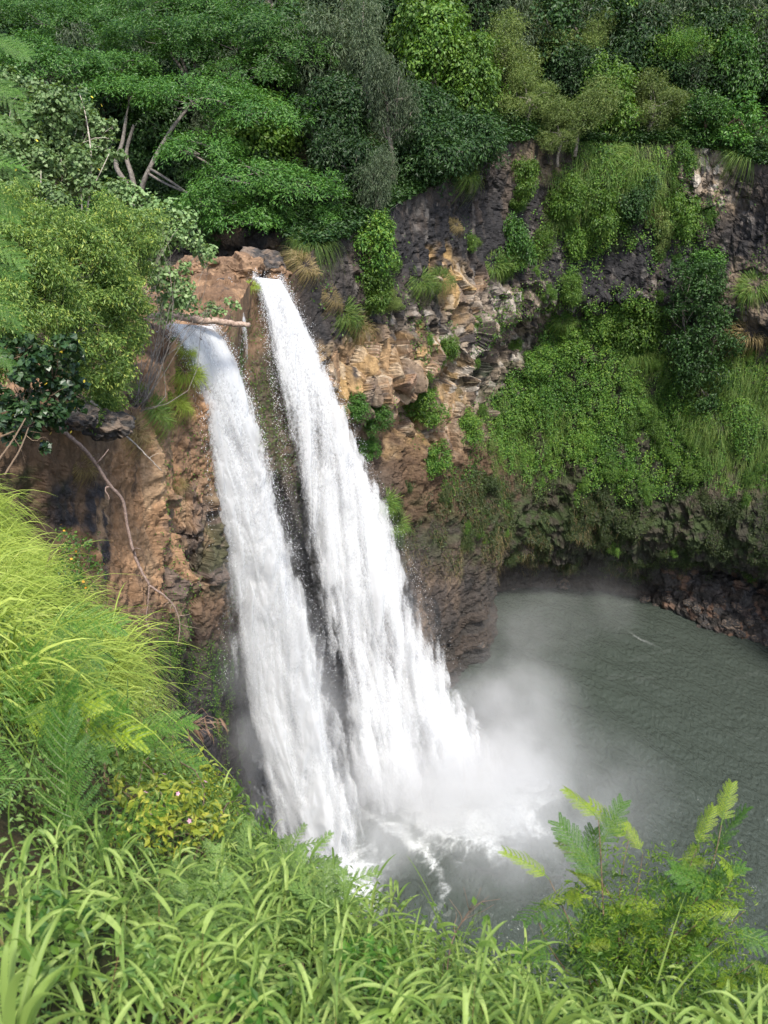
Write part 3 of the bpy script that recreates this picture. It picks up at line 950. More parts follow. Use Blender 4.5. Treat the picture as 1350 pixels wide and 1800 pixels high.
def clump_points(clumps, dens, r, up_bias=.35, shell=.5, gap=.25, freq=1.0):
    """leaf positions and outward directions on noisy leafy clumps (x, y, z, rx, ry, rz)"""
    Ps, Ds = [], []
    for c in clumps:
        cx, cy, cz, rx, ry, rz = c
        n = max(2, int(dens * (rx * ry + rx * rz + ry * rz) / 3))
        d = rdir(n, r)
        d[:, 2] += up_bias
        d = unit(d)
        rad = shell + (1.12 - shell) * r.random(n) ** .6 + .35 * r.random(n) ** 9
        lump = 1 + .28 * vnoise(d * 2.2 + np.array([cx, cy, cz]), 3) + .16 * vnoise(d * 5.0 + np.array([cz, cx, cy]), 5)
        P = np.array([cx, cy, cz]) + d * (rad * lump)[:, None] * np.array([rx, ry, rz])
        P = P + .20 * min(rx, rz) * np.stack([vnoise(P * 1.7 / max(rx, .02), 61), vnoise(P * 1.7 / max(rx, .02), 62), vnoise(P * 1.7 / max(rx, .02), 63)], 1) * (1 + 1.2 * (r.random(n) ** 6))[:, None]
        keep = vnoise(P * freq / max(rx, .01) * 3.2, 9) > -gap - .6 * (1 - gap) * r.random(n)
        Ps.append(P[keep]); Ds.append(d[keep])
    return np.concatenate(Ps), np.concatenate(Ds)


def crown_leaves(mb, clumps, dens, l, w, r, mat=0, droop=.4, updir=.5, rnd=.55, up_bias=.35, shell=.5, gap=.25, rounds=False, bend=.08, freq=1.0):
    P, d = clump_points(clumps, dens, r, up_bias, shell, gap, freq)
    n = len(P)
    Nn = unit(d * .55 + UP * updir + rdir(n, r) * rnd)
    D = unit(d * .5 + rdir(n, r) * .8 - UP * droop)
    sz = l * (.65 + .7 * r.random(n))
    if rounds:
        leaf_rounds(mb, P, Nn, D, sz, mat)
    else:
        leaf_quads(mb, P, Nn, D, sz, sz * w / l, mat, bend)


def limb(mb, a, b, r0, r1, r, n=7, sag=.12, seg=7, mat=0):
    a, b = np.array(a, float), np.array(b, float)
    t = np.linspace(0, 1, seg)
    L = np.linalg.norm(b - a)
    o = r.normal(size=3) * L * sag
    o2 = r.normal(size=3) * L * sag * .5
    pts = a + (b - a) * t[:, None] + o * (np.sin(t * np.pi))[:, None] + o2 * np.sin(2 * np.pi * t)[:, None]
    add_tube(mb, pts, r0 + (r1 - r0) * t, n, mat)
    return pts


# crowns of several kinds, each a few variants, shared by their copies
def make_variant(style, seed):
    r = np.random.default_rng(seed)
    mbl, mbt = MB(), MB()
    cl = []
    if style == 'dark':
        for k in range(17):
            d = rdir(1, r)[0]; d[2] = d[2] * 1.0 + .05
            q = d * np.array([2.7, 2.7, 2.3]) * (.5 + .5 * r.random())
            s = .9 + .8 * r.random()
            cl.append((*(q + [0, 0, 3.2]), s * 1.15, s * 1.15, s * .8))
        crown_leaves(mbl, cl, 420, .30, .14, r, droop=.6, updir=.6)
    elif style == 'olive':
        for k in range(22):
            d = rdir(1, r)[0]; d[2] = d[2] * .9 + .1
            q = d * np.array([2.6, 2.6, 2.5]) * (.4 + .6 * r.random())
            s = .6 + .8 * r.random()
            cl.append((*(q + [0, 0, 2.6]), s * 1.15, s * 1.15, s * .9))
        crown_leaves(mbl, cl, 1000, .17, .06, r, droop=.25, updir=.45, rnd=.8)
    elif style == 'silver':
        for k in range(20):
            d = rdir(1, r)[0]
            q = d * np.array([2.0, 2.0, 3.9]) * (.45 + .55 * r.random())
            s = .75 + .6 * r.random()
            cl.append((*(q + [0, 0, 4.2]), s, s, s * 1.35))
        crown_leaves(mbl, cl, 430, .30, .075, r, droop=1.2, updir=.2, rnd=.8)
    elif style == 'bright':
        for k in range(18):
            d = rdir(1, r)[0]; d[2] = d[2] * 1.0 + .1
            q = d * np.array([2.6, 2.6, 2.6]) * (.5 + .5 * r.random())
            s = .8 + .9 * r.random()
            cl.append((*(q + [0, 0, 3.2]), s, s, s * 1.1))
        crown_leaves(mbl, cl, 400, .27, .19, r, droop=.7, updir=.35)
    elif style == 'shrub':
        for k in range(17):
            d = rdir(1, r)[0]
            q = d * np.array([1.7, 1.7, 1.5]) * (.35 + .75 * r.random()) + np.array([0, 0, -.25])
            s = .35 + .55 * r.random() ** 1.5
            cl.append((*(q + [0, 0, 1.3]), s, s, s * (.8 + .7 * r.random())))
        crown_leaves(mbl, cl, 1000, .19, .10, r, droop=.6, updir=.45)
    elif style == 'feather':
        for k in range(11):
            d = rdir(1, r)[0]; d[2] = abs(d[2]) - .15
            q = d * np.array([1.8, 1.8, 1.4]) * (.4 + .6 * r.random())
            s = .45 + .5 * r.random()
            cl.append((*(q + [0, 0, 1.4]), s * 1.4, s * 1.4, s * .45))
        crown_leaves(mbl, cl, 900, .26, .06, r, droop=.1, updir=1.2, rnd=.4)
    top = max(c[2] for c in cl)
    tr = limb(mbt, (0, 0, -1.2 if style != 'shrub' else .5), (r.normal() * .3, r.normal() * .3, top * .62), .05 * top, .028 * top, r, sag=.05)
    for c in cl[::2]:
        s = tr[r.integers(3, 7)]
        limb(mbt, s, (c[0], c[1], c[2]), .02 * top, .006 * top, r, n=5, sag=.1, seg=5)
    return mbl, mbt


STYLE_MAT = {'dark': (M_dark, M_bark), 'olive': (M_olive, M_bark), 'silver': (M_silver, M_bark), 'bright': (M_bright, M_bark), 'shrub': (M_cover, M_stem), 'feather': (M_umb, M_pale)}
VAR = {}
for st, nvar in (('dark', 4), ('olive', 3), ('silver', 3), ('bright', 3), ('shrub', 4), ('feather', 2)):
    VAR[st] = []
    for k in range(nvar):
        a, b = make_variant(st, 500 + 17 * k + sum(map(ord, st)))
        VAR[st].append((a.mesh("crown", STYLE_MAT[st][0]), b.mesh("trunk", STYLE_MAT[st][1], smooth=True)))
SIZE = {'dark': 4.0, 'olive': 3.7, 'silver': 4.6, 'bright': 3.7, 'shrub': 2.0, 'feather': 2.0}
CZ = {'dark': 3.6, 'olive': 2.9, 'silver': 4.2, 'bright': 3.2, 'shrub': 1.3, 'feather': 1.4}


def plant(name, cat, style, loc, scale, label, group=None, tilt=(0, 0), mat=None, squash=1.0, r=rng, var=None):
    cm, tm = VAR[style][int(r.integers(len(VAR[style]))) if var is None else var]
    root = link(name, None, loc=loc)
    root.rotation_euler = (tilt[0], tilt[1], float(r.random() * 6.283))
    root.rotation_mode = 'ZXY' if False else 'XYZ'
    root.scale = (scale, scale, scale * squash)
    tag(root, label, cat, group)
    t = link("trunk" if cat == "tree" else "stem", tm, root)
    c = link("crown", cm, root)
    if mat is not None:
        c.material_slots[0].link = 'OBJECT'
        c.material_slots[0].material = mat
    return root


def plant_px(name, cat, style, px, py, rpx, label, mat=None, Y=None, push=.35, squash=1.0, group=None, rise=0.0):
    """a plant whose crown stands at the spot seen at (px, py); rooted on the surface there unless a depth is given"""
    if Y is None:
        h = hit(px, py)
        if h is None:
            return None
        P, nor = h[0], h[1]
    else:
        P, nor = at(px, py, Y), np.array([0, -1.0, 0])
    dep = project(P)[2]
    rad = 1.35 * rpx * dep / F
    s = rad / SIZE[style]
    C = P + nor * rad * push
    C[2] += rise * rad
    loc = C - np.array([0, 0, CZ[style] * s * squash])
    return plant(name, cat, style, loc, s, label, group, mat=mat, squash=squash)


def blades(mb, P, D, L, w, droop, r, seg=6, mat=0, fold=.25, side=None):
    """curved grass blades from P along D, bending down by their own weight"""
    n = len(P)
    L = np.broadcast_to(L, (n,)); w = np.broadcast_to(w, (n,)); droop = np.broadcast_to(droop, (n,))
    s = np.linspace(0, 1, seg + 1)
    pts = P[:, None] + D[:, None] * (L[:, None] * s)[..., None]
    pts[..., 2] -= L[:, None] * droop[:, None] * s[None] ** 2.2
    T = unit(np.gradient(pts, axis=1))
    if side is None:
        S0 = np.cross(D, UP + .35 * r.normal(size=(n, 3)))
    else:
        S0 = side
    S0 = unit(S0)
    S = unit(np.broadcast_to(S0[:, None], T.shape) - T * np.sum(S0[:, None] * T, -1, keepdims=True))
    Nb = np.cross(S, T)
    prof = np.minimum(1, (.45 + 2.2 * s)) * np.clip(1 - s, 0, 1) ** .65
    hw = .5 * w[:, None] * prof[None]
    A = pts + S * hw[..., None] + Nb * (hw * fold)[..., None]
    B = pts - S * hw[..., None] + Nb * (hw * fold)[..., None]
    k = seg + 1
    V = np.stack([A, pts, B], 2)                 # n, k, 3(verts across), 3
    b = np.arange(n)[:, None, None] * k * 3
    i = np.arange(seg)[None, :, None] * 3
    j = np.arange(2)[None, None, :]
    q = (b + i + j).reshape(-1)
    Fq = np.stack([q, q + 1, q + 4, q + 3], 1)
    mb.add(V.reshape(-1, 3), Fq, mat)


def tuft_mesh(seed, n, L, w, hang, mats):
    r = np.random.default_rng(seed)
    mb = MB()
    th = r.random(n) * 6.283
    P = np.stack([np.cos(th) * .62 * r.random(n) ** .6, np.sin(th) * .4 * r.random(n) ** .6, 0 * th], 1) * L
    D = np.stack([np.cos(th) * .7, np.sin(th) * .7, .35 + r.random(n)], 1)
    D = unit(D)
    blades(mb, P, D, L * (.5 + .6 * r.random(n)), w, hang * (.5 + .8 * r.random(n)), r, seg=5)
    m = r.random(n) < .25
    return mb.mesh("blades", mats)


TUFT = [tuft_mesh(900 + k, 520, 1.3, .022, 1.5, M_hang) for k in range(3)]
TUFTD = [tuft_mesh(950 + k, 420, 1.4, .019, 1.9, M_dry) for k in range(2)]
TUFTG = [tuft_mesh(970 + k, 600, 1.1, .022, 1.1, M_grass) for k in range(2)]


def tuft_px(px, py, rpx, label, kind='hang', push=.1, group=None):
    h = hit(px, py)
    if h is None:
        return None
    P, nor = h[0], h[1]
    rad = rpx * project(P)[2] / F
    me = {'hang': TUFT, 'dry': TUFTD, 'green': TUFTG}[kind]
    me = me[int(rng.integers(len(me)))]
    o = link("grass_tuft", me, loc=P + nor * push)
    lean = Vector((nor[0], nor[1], .75)).normalized()
    q = Vector((0, 0, 1)).rotation_difference(lean)
    o.rotation_euler = q.to_euler()
    s = rad / .85
    o.scale = (s, s, s * 1.15)
    tag(o, label, "grass tuft", group)
    return o
# ------------------------------------------------------------------ umbrella-crowned trees above the river
M_limb = bark_mat('bark_grey', (.075, .065, .055), (.19, .165, .14))


def umbrella(name, label, base, pads, seed, forks=None, trunk_r=.32, group=None):
    """pads: (px, py, Y, rx_px, ry_px); crown of layered leafy pads on spreading limbs"""
    r = np.random.default_rng(seed)
    base = np.array(base, float)
    root = link(name, None, loc=base)
    tag(root, label, "tree", group)
    mbl, mbt = MB(), MB()
    cs = []
    for px, py, Y, rxp, ryp in pads:
        C = at(px, py, Y)
        dep = project(C)[2]
        rx, rz = rxp * dep / F, .80 * ryp * dep / F
        cs.append((C - base, rx, rx * .75, rz))
    for C, rx, ry, rz in cs:
        ncl = int(3.3 * rx * ry * 3.14 * .55 + 30)
        d = rdir(ncl * 2, r)
        d[:, 2] = np.abs(d[:, 2]) * 1.1 - .22
        d = unit(d)[:ncl]
        fill = .72 + .33 * r.random(ncl)
        edge = 1 + .22 * vnoise(d * 2.5 + C, 7)
        K = C + d * (fill * edge)[:, None] * np.array([rx, ry, rz])
        K[:, 2] += .25 * r.normal(size=ncl)
        per = 54
        cl_n = unit(d * np.array([.5, .5, .6]) + UP * .8)
        th = r.random((ncl, per)) * 6.283
        A = unit(np.cross(cl_n, np.array([.3, .9, .1])))
        B = np.cross(cl_n, A)
        rr_ = .62 * np.sqrt(r.random((ncl, per))) * (.7 + .6 * r.random((ncl, 1)))
        rad = np.cos(th)[..., None] * A[:, None] + np.sin(th)[..., None] * B[:, None]
        P = K[:, None] + rad * rr_[..., None] + cl_n[:, None] * (.16 * r.normal(size=(ncl, per)) - .35 * rr_ ** 2)[..., None]
        D = rad + .5 * r.normal(size=rad.shape) - UP * .25
        Nn = cl_n[:, None] + .38 * r.normal(size=rad.shape)
        leaf_quads(mbl, P.reshape(-1, 3), Nn.reshape(-1, 3), D.reshape(-1, 3), .27 * (.6 + .7 * r.random(ncl * per)), .10, 0, .05)
    # limbs: trunk forks then fan out under each pad
    forks = forks or []
    joints = []
    for f in forks:
        pts = [np.array(q) - base for q in f]
        P = catmull(np.array(pts), 10 * len(pts))
        rad = np.linspace(trunk_r, trunk_r * .45, len(P))
        P = P + .05 * r.normal(size=P.shape) * 0
        add_tube(mbt, P, rad, 9)
        joints.append((P, rad))
    if not forks:
        P = catmull(np.array([[0, 0, -2], [0.2, 0, 1], cs[0][0] * .4 + [0, 0, 1.0]]), 14)
        rad = np.linspace(trunk_r, trunk_r * .5, 14)
        add_tube(mbt, P, rad, 8)
        joints.append((P, rad))
    for C, rx, ry, rz in cs:
        # nearest joint below the pad
        best = min(((np.linalg.norm(P[k] - (C - UP * rz)), P[k], rad[k]) for P, rad in joints for k in range(len(P) // 3, len(P))), key=lambda q: q[0])
        hub = C - UP * rz * .35 + np.array([0, 0, 0])
        m = limb(mbt, best[1], hub, min(best[2] * .6, .11), .05, r, sag=.07, seg=8)
        for k in range(4):
            a = r.random() * 6.283
            e = C + np.array([np.cos(a) * rx * .75, np.sin(a) * ry * .75, rz * .25 * r.random()])
            limb(mbt, m[r.integers(4, 8)], e, .05, .015, r, n=5, sag=.07, seg=6)
    t = mbt.obj("trunk", M_limb, root, smooth=True)
    c = mbl.obj("crown", M_umb, root)
    return root


umbrella("umbrella_tree", "wide umbrella tree with pale forked trunk and layered flat canopy above the river", at(246, 395, 71),
         [(345, 170, 73, 120, 38), (455, 205, 71, 85, 40), (225, 165, 74, 90, 34), (350, 262, 69, 75, 32), (440, 312, 68, 105, 38), (520, 330, 67, 78, 34), (370, 360, 67, 65, 34), (430, 385, 66.5, 70, 26)],
         31, [[at(246, 420, 71), at(248, 340, 71), at(266, 290, 71), at(300, 230, 72), at(330, 190, 73)],
              [at(246, 400, 71), at(225, 330, 71.5), at(204, 290, 72), at(215, 250, 72.5), at(222, 205, 73.5)],
              [at(244, 370, 71.2), at(232, 310, 72.2), at(222, 270, 73), at(235, 220, 74)]], .25)
umbrella("umbrella_tree", "umbrella tree behind, its fan of five thin pale stems under a broad high canopy", at(330, 260, 82),
         [(300, 62, 82, 130, 38), (420, 60, 82, 130, 46), (500, 100, 80, 95, 44), (440, 130, 79, 90, 28), (330, 90, 80, 60, 22)],
         37, [[at(330, 200, 82), at(322, 130, 82), at(300, 95, 82)], [at(332, 200, 82), at(328, 130, 82), at(310, 85, 82)],
              [at(338, 200, 82), at(341, 130, 82), at(344, 90, 82)], [at(350, 200, 82), at(370, 130, 81), at(385, 100, 81)], [at(346, 200, 82), at(385, 128, 81), at(405, 115, 81)]], .2)
umbrella("umbrella_tree", "leftmost umbrella tree with mottled drooping canopy over the round-leaved bush", at(90, 330, 76),
         [(90, 118, 75, 95, 32), (170, 130, 77, 80, 30), (40, 90, 76, 60, 28), (215, 115, 78, 60, 24), (90, 195, 72, 70, 26)], 41, [[at(95, 330, 76), at(90, 210, 76), at(85, 150, 76)], [at(95, 300, 76), at(100, 200, 76), at(140, 150, 77)]], .25)
umbrella("umbrella_tree", "tall brownish umbrella tree filling the top corner behind the others", at(120, 200, 95),
         [(60, 30, 94, 110, 36), (180, 45, 94, 100, 34), (250, 15, 96, 100, 30), (130, 75, 92, 80, 24)], 43, [[at(120, 200, 95), at(120, 90, 95), at(110, 40, 95)]], .3)
umbrella("umbrella_tree", "distant umbrella tree whose flat canopy tops the frame beside silvery trees", at(420, 150, 98),
         [(360, 10, 98, 90, 30), (470, 20, 97, 110, 32), (545, 45, 95, 60, 28)], 47, [[at(430, 150, 98), at(430, 40, 98), at(440, 15, 98)]], .3)

# ------------------------------------------------------------------ forest trees above the wall, one by one
T = [
    # style, px, py, rpx, Y, label, material override, squash
    ('silver', 690, 175, 62, 74, "tall silvery tree with drooping grey leaves in the middle of the forest edge", None, 1.35),
    ('silver', 640, 90, 66, 80, "silvery grey tree rising behind the drooping one, touching the umbrella canopies", None, 1.1),
    ('silver', 662, 320, 46, 70, "narrow grey-leaved tree hanging down to the cliff rim beside the tufted shrubs", None, 1.35),
    ('dark', 585, 190, 62, 76, "dark glossy tree in shade right of the umbrella tree's middle canopy", None, 1.1),
    ('dark', 615, 290, 55, 72, "dark tree standing right behind the lowest umbrella pad", None, 1.2),
    ('dark', 560, 345, 40, 70, "low dark bush squeezed under the umbrella tree near the rim", None, 1.0),
    ('dark', 765, 265, 66, 76, "dark green broadleaf tree overhanging the rim above the black rock face", None, 1.05),
    ('dark', 830, 240, 58, 80, "dark green broadleaf tree crowding the rim left of the olive bushes", None, 1.0),
    ('dark', 740, 195, 60, 82, "dense dark tree between the silvery tree and the yellow-green vines", None, 1.0),
    ('bright', 735, 45, 66, 92, "bright green vine-covered tree at the top of the picture's middle", None, 1.1),
    ('bright', 765, 125, 62, 88, "yellow-green vine-draped tree below the brightest treetop", None, 1.1),
    ('bright', 830, 160, 48, 87, "lime-tinted leafy tree tucked left of the large olive crown", None, 1.2),
    ('olive', 885, 95, 62, 92, "large rounded olive-coloured tree with the sunniest crown of the forest", None, 1.0),
    ('silver', 850, 35, 50, 98, "grey-green feathery tree at the top, left of the olive crowns", None, 1.0),
    ('olive', 930, 170, 48, 88, "olive tree with bare pale twigs below the large olive crown", None, 1.0),
    ('olive', 968, 60, 50, 97, "soft olive-grey tree high up, right of the large olive crown", None, 1.1),
    ('olive', 1038, 62, 36, 97, "small browning olive tree on a thin visible trunk high in the forest", None, 1.3),
    ('olive', 1018, 185, 56, 88, "yellowish olive bush leaning over the rim at the top of the grassy slope", None, 1.0),
    ('olive', 985, 232, 38, 86.5, "lower pale olive bush hanging off the rim above the tan rock", None, 1.0),
    ('olive', 1150, 185, 58, 93, "olive bush with a pale slanting branch on the grassy rim", None, .95),
    ('dark', 1085, 95, 50, 98, "dark mango-like tree with whorled leaves in the shade behind", None, 1.2),
    ('bright', 1085, 35, 46, 100, "mid-green leafy tree at the top edge right of the browning olive", M_cover, 1.0),
    ('olive', 1185, 70, 58, 98, "bushy olive-green tree high on the right with sunlit top", M_cover, 1.0),
    ('dark', 1250, 40, 52, 100, "deep green tree at the top right, left of the darkest gap", None, 1.2),
    ('dark', 1290, 105, 50, 98, "tall narrow dark tree with layered boughs at the upper right", M_umb, 1.4),
    ('dark', 1165, 130, 42, 97, "dark tree peeping out between the olive bush and the sunlit top", None, 1.0),
    ('shrub', 1300, 215, 50, 91, "feathery green shrub on the rim above the whitish rock", M_umb, .9),
    ('shrub', 1245, 205, 36, 92, "smaller feathery shrub beside the red soil scar on the rim", M_umb, .9),
    ('shrub', 1075, 165, 42, 92, "leafy heart-leaved shrub between two olive bushes on the rim", M_bright, 1.1),
    ('dark', 1010, 120, 44, 95, "shadowed green tree behind the yellowish olive bush", None, 1.1),
    ('dark', 690, 25, 50, 96, "dark tree at the top edge behind the silvery trees", None, 1.0),
    ('dark', 560, 25, 46, 96, "dusky green tree at the top edge right of the umbrella canopies", None, 1.0),
    ('bright', 905, 30, 40, 102, "mid-green treetop at the upper edge between grey and olive trees", None, 1.0),
]
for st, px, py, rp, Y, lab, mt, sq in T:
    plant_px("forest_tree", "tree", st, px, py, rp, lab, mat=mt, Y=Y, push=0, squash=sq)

r_ = np.random.default_rng(77)
k = 0
for row, (Y0, nrow) in enumerate(((79, 18), (88, 22), (99, 26), (111, 28), (127, 26), (146, 26), (168, 24))):
    for i in range(nrow):
        px = -90 + (1540 / nrow) * (i + r_.random() * .8)
        if row < 2 and px > 600:
            Yt = 97 + 5 * r_.random()
        else:
            Yt = Y0 + 8 * r_.random()
        P0 = at(px, 100, Yt)
        g0 = drop(P0[0], P0[1], 'hill', 200)
        if g0 is None:
            continue
        st = ['dark', 'dark', 'bright', 'silver'][int(r_.integers(4))]
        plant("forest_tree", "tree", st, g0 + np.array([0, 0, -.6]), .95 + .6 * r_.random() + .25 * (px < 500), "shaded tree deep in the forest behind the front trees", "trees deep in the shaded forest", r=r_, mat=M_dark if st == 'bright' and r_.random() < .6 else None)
        k += 1

for px, py, rp, Y, lab in ((165, 290, 60, 82, "shadowed tree behind the round-leaved bush"), (250, 300, 55, 80, "shadowed tree behind the fork of the pale trunk"), (320, 310, 55, 79, "shadowed tree filling the gap right of the pale trunk"),
                           (390, 300, 50, 78, "shadowed tree under the umbrella tree's middle pads"), (300, 240, 60, 86, "darkest tree seen between the umbrella tree's limbs"), (210, 230, 55, 86, "dark tree behind the left limbs of the umbrella tree"),
                           (460, 300, 50, 77, "dark tree under the right pads of the umbrella tree"), (400, 225, 55, 86, "dark tree between the two umbrella canopies"), (120, 240, 60, 86, "dark tree behind the leftmost umbrella tree's trunk")):
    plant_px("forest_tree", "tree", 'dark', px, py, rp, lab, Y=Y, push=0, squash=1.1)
# low dark bushes on the bank and under the trees
for px, py, rp, lab in ((300, 388, 34, "dark bush on the river bank under the forked umbrella trunk"), (190, 385, 36, "shaded bush behind the round-leaved branches"),
                        (372, 405, 24, "small green bush drooping over the dark river bank"), (520, 392, 28, "green bush hanging over the bank right above the falls"),
                        (575, 395, 26, "bush at the corner of the bank where the cliff rises")):
    plant_px("bush", "bush", 'shrub', px, py, rp, lab, mat=M_umb, push=.2)

# ------------------------------------------------------------------ shrubs and tufts on the wall
S = [
    ('shrub', 645, 452, 40, "rounded dense green shrub on the cliff right of the farther waterfall's lip", M_cover, 1.1),
    ('shrub', 660, 410, 28, "upper leafy shrub directly above the rounded cliff shrub", M_cover, 1.1),
    ('shrub', 655, 505, 30, "bright whorled-leaf shrub below the rounded shrub on the cliff", M_bright, 1.0),
    ('olive', 680, 525, 24, "small olive bush right of the whorled-leaf shrub", None, .9),
    ('shrub', 895, 430, 30, "dark leafy bush standing on the black ledge right of the smooth dark face", M_umb, 1.5),
    ('shrub', 920, 310, 24, "green bush growing from the tan soil patch under the rim", M_bright, 1.2),
    ('shrub', 905, 350, 17, "little bush in the dark face below the tan soil", M_bright, 1.0),
    ('shrub', 1110, 340, 32, "bluish feathery shrub at the foot of the grassy slope", M_dark, 1.1),
    ('shrub', 1040, 365, 30, "lush green clump low on the grassy slope", M_bright, 1.2),
    ('shrub', 1000, 345, 26, "leafy clump at the left side of the grassy slope", M_bright, 1.2),
    ('shrub', 1010, 415, 24, "green bush in the dark rock below the grassy slope", M_bright, 1.4),
    ('shrub', 950, 425, 17, "thin upright bush on dark rock, right of the ledge bush", M_bright, 1.5),
    ('shrub', 1200, 375, 27, "green bush growing below the whitish rock", M_bright, 1.4),
    ('shrub', 1158, 380, 18, "yellowish thin bush left of the whitish rock", M_olive, 1.5),
    ('shrub', 1240, 470, 28, "feathery shrub above the big dark hanging tree", M_umb, .9),
    ('shrub', 730, 705, 34, "small bright tree with thin pale branches growing from the orange rock", M_bright, .9),
    ('shrub', 618, 705, 24, "feathery shrub at the left of the orange rock beside the water", M_umb, 1.0),
    ('shrub', 660, 735, 20, "feathery shrub between the small bright tree and the falls", M_umb, 1.0),
    ('shrub', 640, 780, 20, "low feathery shrub under the orange rock by the falls", M_umb, .9),
    ('shrub', 787, 610, 20, "green bush clinging to the middle of the faceted rock", M_bright, 1.2),
    ('shrub', 820, 755, 22, "round bush on the soil below the pale rock", M_cover, 1.0),
    ('shrub', 765, 795, 26, "bush on the red soil below the small bright tree", M_cover, 1.0),
    ('shrub', 935, 640, 24, "bush at the end of the pale faceted rock", M_cover, 1.0),
    ('shrub', 1010, 600, 30, "bright leafy clump on the ledge at the centre right", M_bright, 1.0),
    ('shrub', 1120, 570, 36, "large clump of green on the ledge left of the dark tree", M_bright, 1.2),
    ('shrub', 1060, 560, 26, "bushy green growth on the ledge, left of the large clump", M_cover, 1.0),
    ('shrub', 920, 720, 26, "trailing leafy bush at the left edge of the green slope", M_bright, 1.3),
    ('shrub', 1005, 510, 18, "lone bush in the black broken rock", M_bright, 1.3),
    ('shrub', 850, 850, 20, "dull green bush on the brown slope", M_mossy, .9),
    ('shrub', 905, 610, 10, "tiny bush in the pale facets", M_bright, 1.2),
    ('shrub', 843, 723, 12, "tiny bush at the foot of the pale facets", M_bright, 1.0),
    ('shrub', 890, 455, 22, "yellow-green bush under the ledge bush", M_bright, 1.0),
]
for st, px, py, rp, lab, mt, sq in S:
    plant_px("cliff_shrub" if st != 'dark' else "hanging_tree", "shrub" if st != 'dark' else "tree", st, px, py, rp, lab, mat=mt, squash=sq, push=.3)
G = [
    (548, 425, 34, 'hang', "grass tuft hanging above the dark cave beside the upper lip"), (535, 465, 26, 'dry', "dry grass streaming down the rock beside the upper lip"),
    (600, 545, 38, 'hang', "long grass tuft hanging right of the farther waterfall"), (625, 570, 32, 'dry', "dry grass hanging over the cave above the orange rock"),
    (580, 520, 24, 'dry', "straw-coloured tuft closest to the farther waterfall"), (735, 490, 32, 'hang', "grass tuft on the ledge under the smooth black face, left one"),
    (775, 490, 22, 'hang', "grass tuft on the ledge under the smooth black face, right one"), (865, 460, 30, 'hang', "grass tuft left of the dark ledge bush"),
    (815, 300, 30, 'hang', "grass fringe drooping from the rim above the black face"), (835, 420, 12, 'hang', "small yellow tuft on the smooth black face"),
    (1150, 230, 40, 'hang', "long grass drooping from the rim under the olive bush"), (1100, 235, 34, 'hang', "green grass at the rim left of the olive bush"),
    (1200, 225, 40, 'hang', "long rim grass left of the feathery shrubs"), (1060, 270, 34, 'hang', "tall green grass at the top of the grassy slope"),
    (1110, 285, 34, 'hang', "green grass on the right side of the grassy slope"), (1030, 310, 34, 'hang', "green grass on the left side of the grassy slope"),
    (1130, 330, 34, 'hang', "grass fringe at the foot of the grassy slope"), (980, 380, 26, 'hang', "grass tuft at the lower left corner of the grassy slope"),
    (1310, 270, 34, 'hang', "grass drooping beside the whitish rock"), (1330, 500, 36, 'hang', "grass tuft right of the big hanging tree, upper"),
    (1320, 580, 34, 'dry', "yellowing grass right of the big hanging tree, lower"), (1160, 370, 20, 'dry', "dry tuft below the grassy slope's right corner"),
    (322, 612, 22, 'green', "small bright tuft beside the nearer waterfall's lip"), (322, 652, 34, 'green', "bright green grass tuft bulging over the rock by the nearer waterfall"),
    (305, 700, 36, 'green', "bright grass hanging below the bulging tuft"), (265, 715, 40, 'hang', "long pale grass drooping from the ledge under the yellow-green bush"),
    (232, 752, 34, 'dry', "dry pale grass under the yellow-green bush near the boulder"), (140, 815, 26, 'dry', "straw tuft on the brown cliff below the dark round leaves"),
    (312, 850, 14, 'dry', "pale dry tuft on the corner of the brown cliff"), (443, 500, 13, 'green', "mossy tuft beside the farther waterfall's lip"),
    (670, 880, 30, 'hang', "green grass right of the falls at the dull slope"), (690, 920, 26, 'hang', "grass tuft low beside the farther waterfall"),
    (800, 395, 14, 'dry', "dry wisp on the tan patch of the black face"), (990, 560, 22, 'hang', "grass on the ledge above the pale rock"),
    (650, 520, 10, 'hang', "thin wisp of grass by the whorled-leaf shrub"), (1120, 620, 30, 'hang', "green grass on the ledge below the large clump"),
]
for px, py, rp, kd, lab in G:
    tuft_px(px, py, rp, lab, kd)

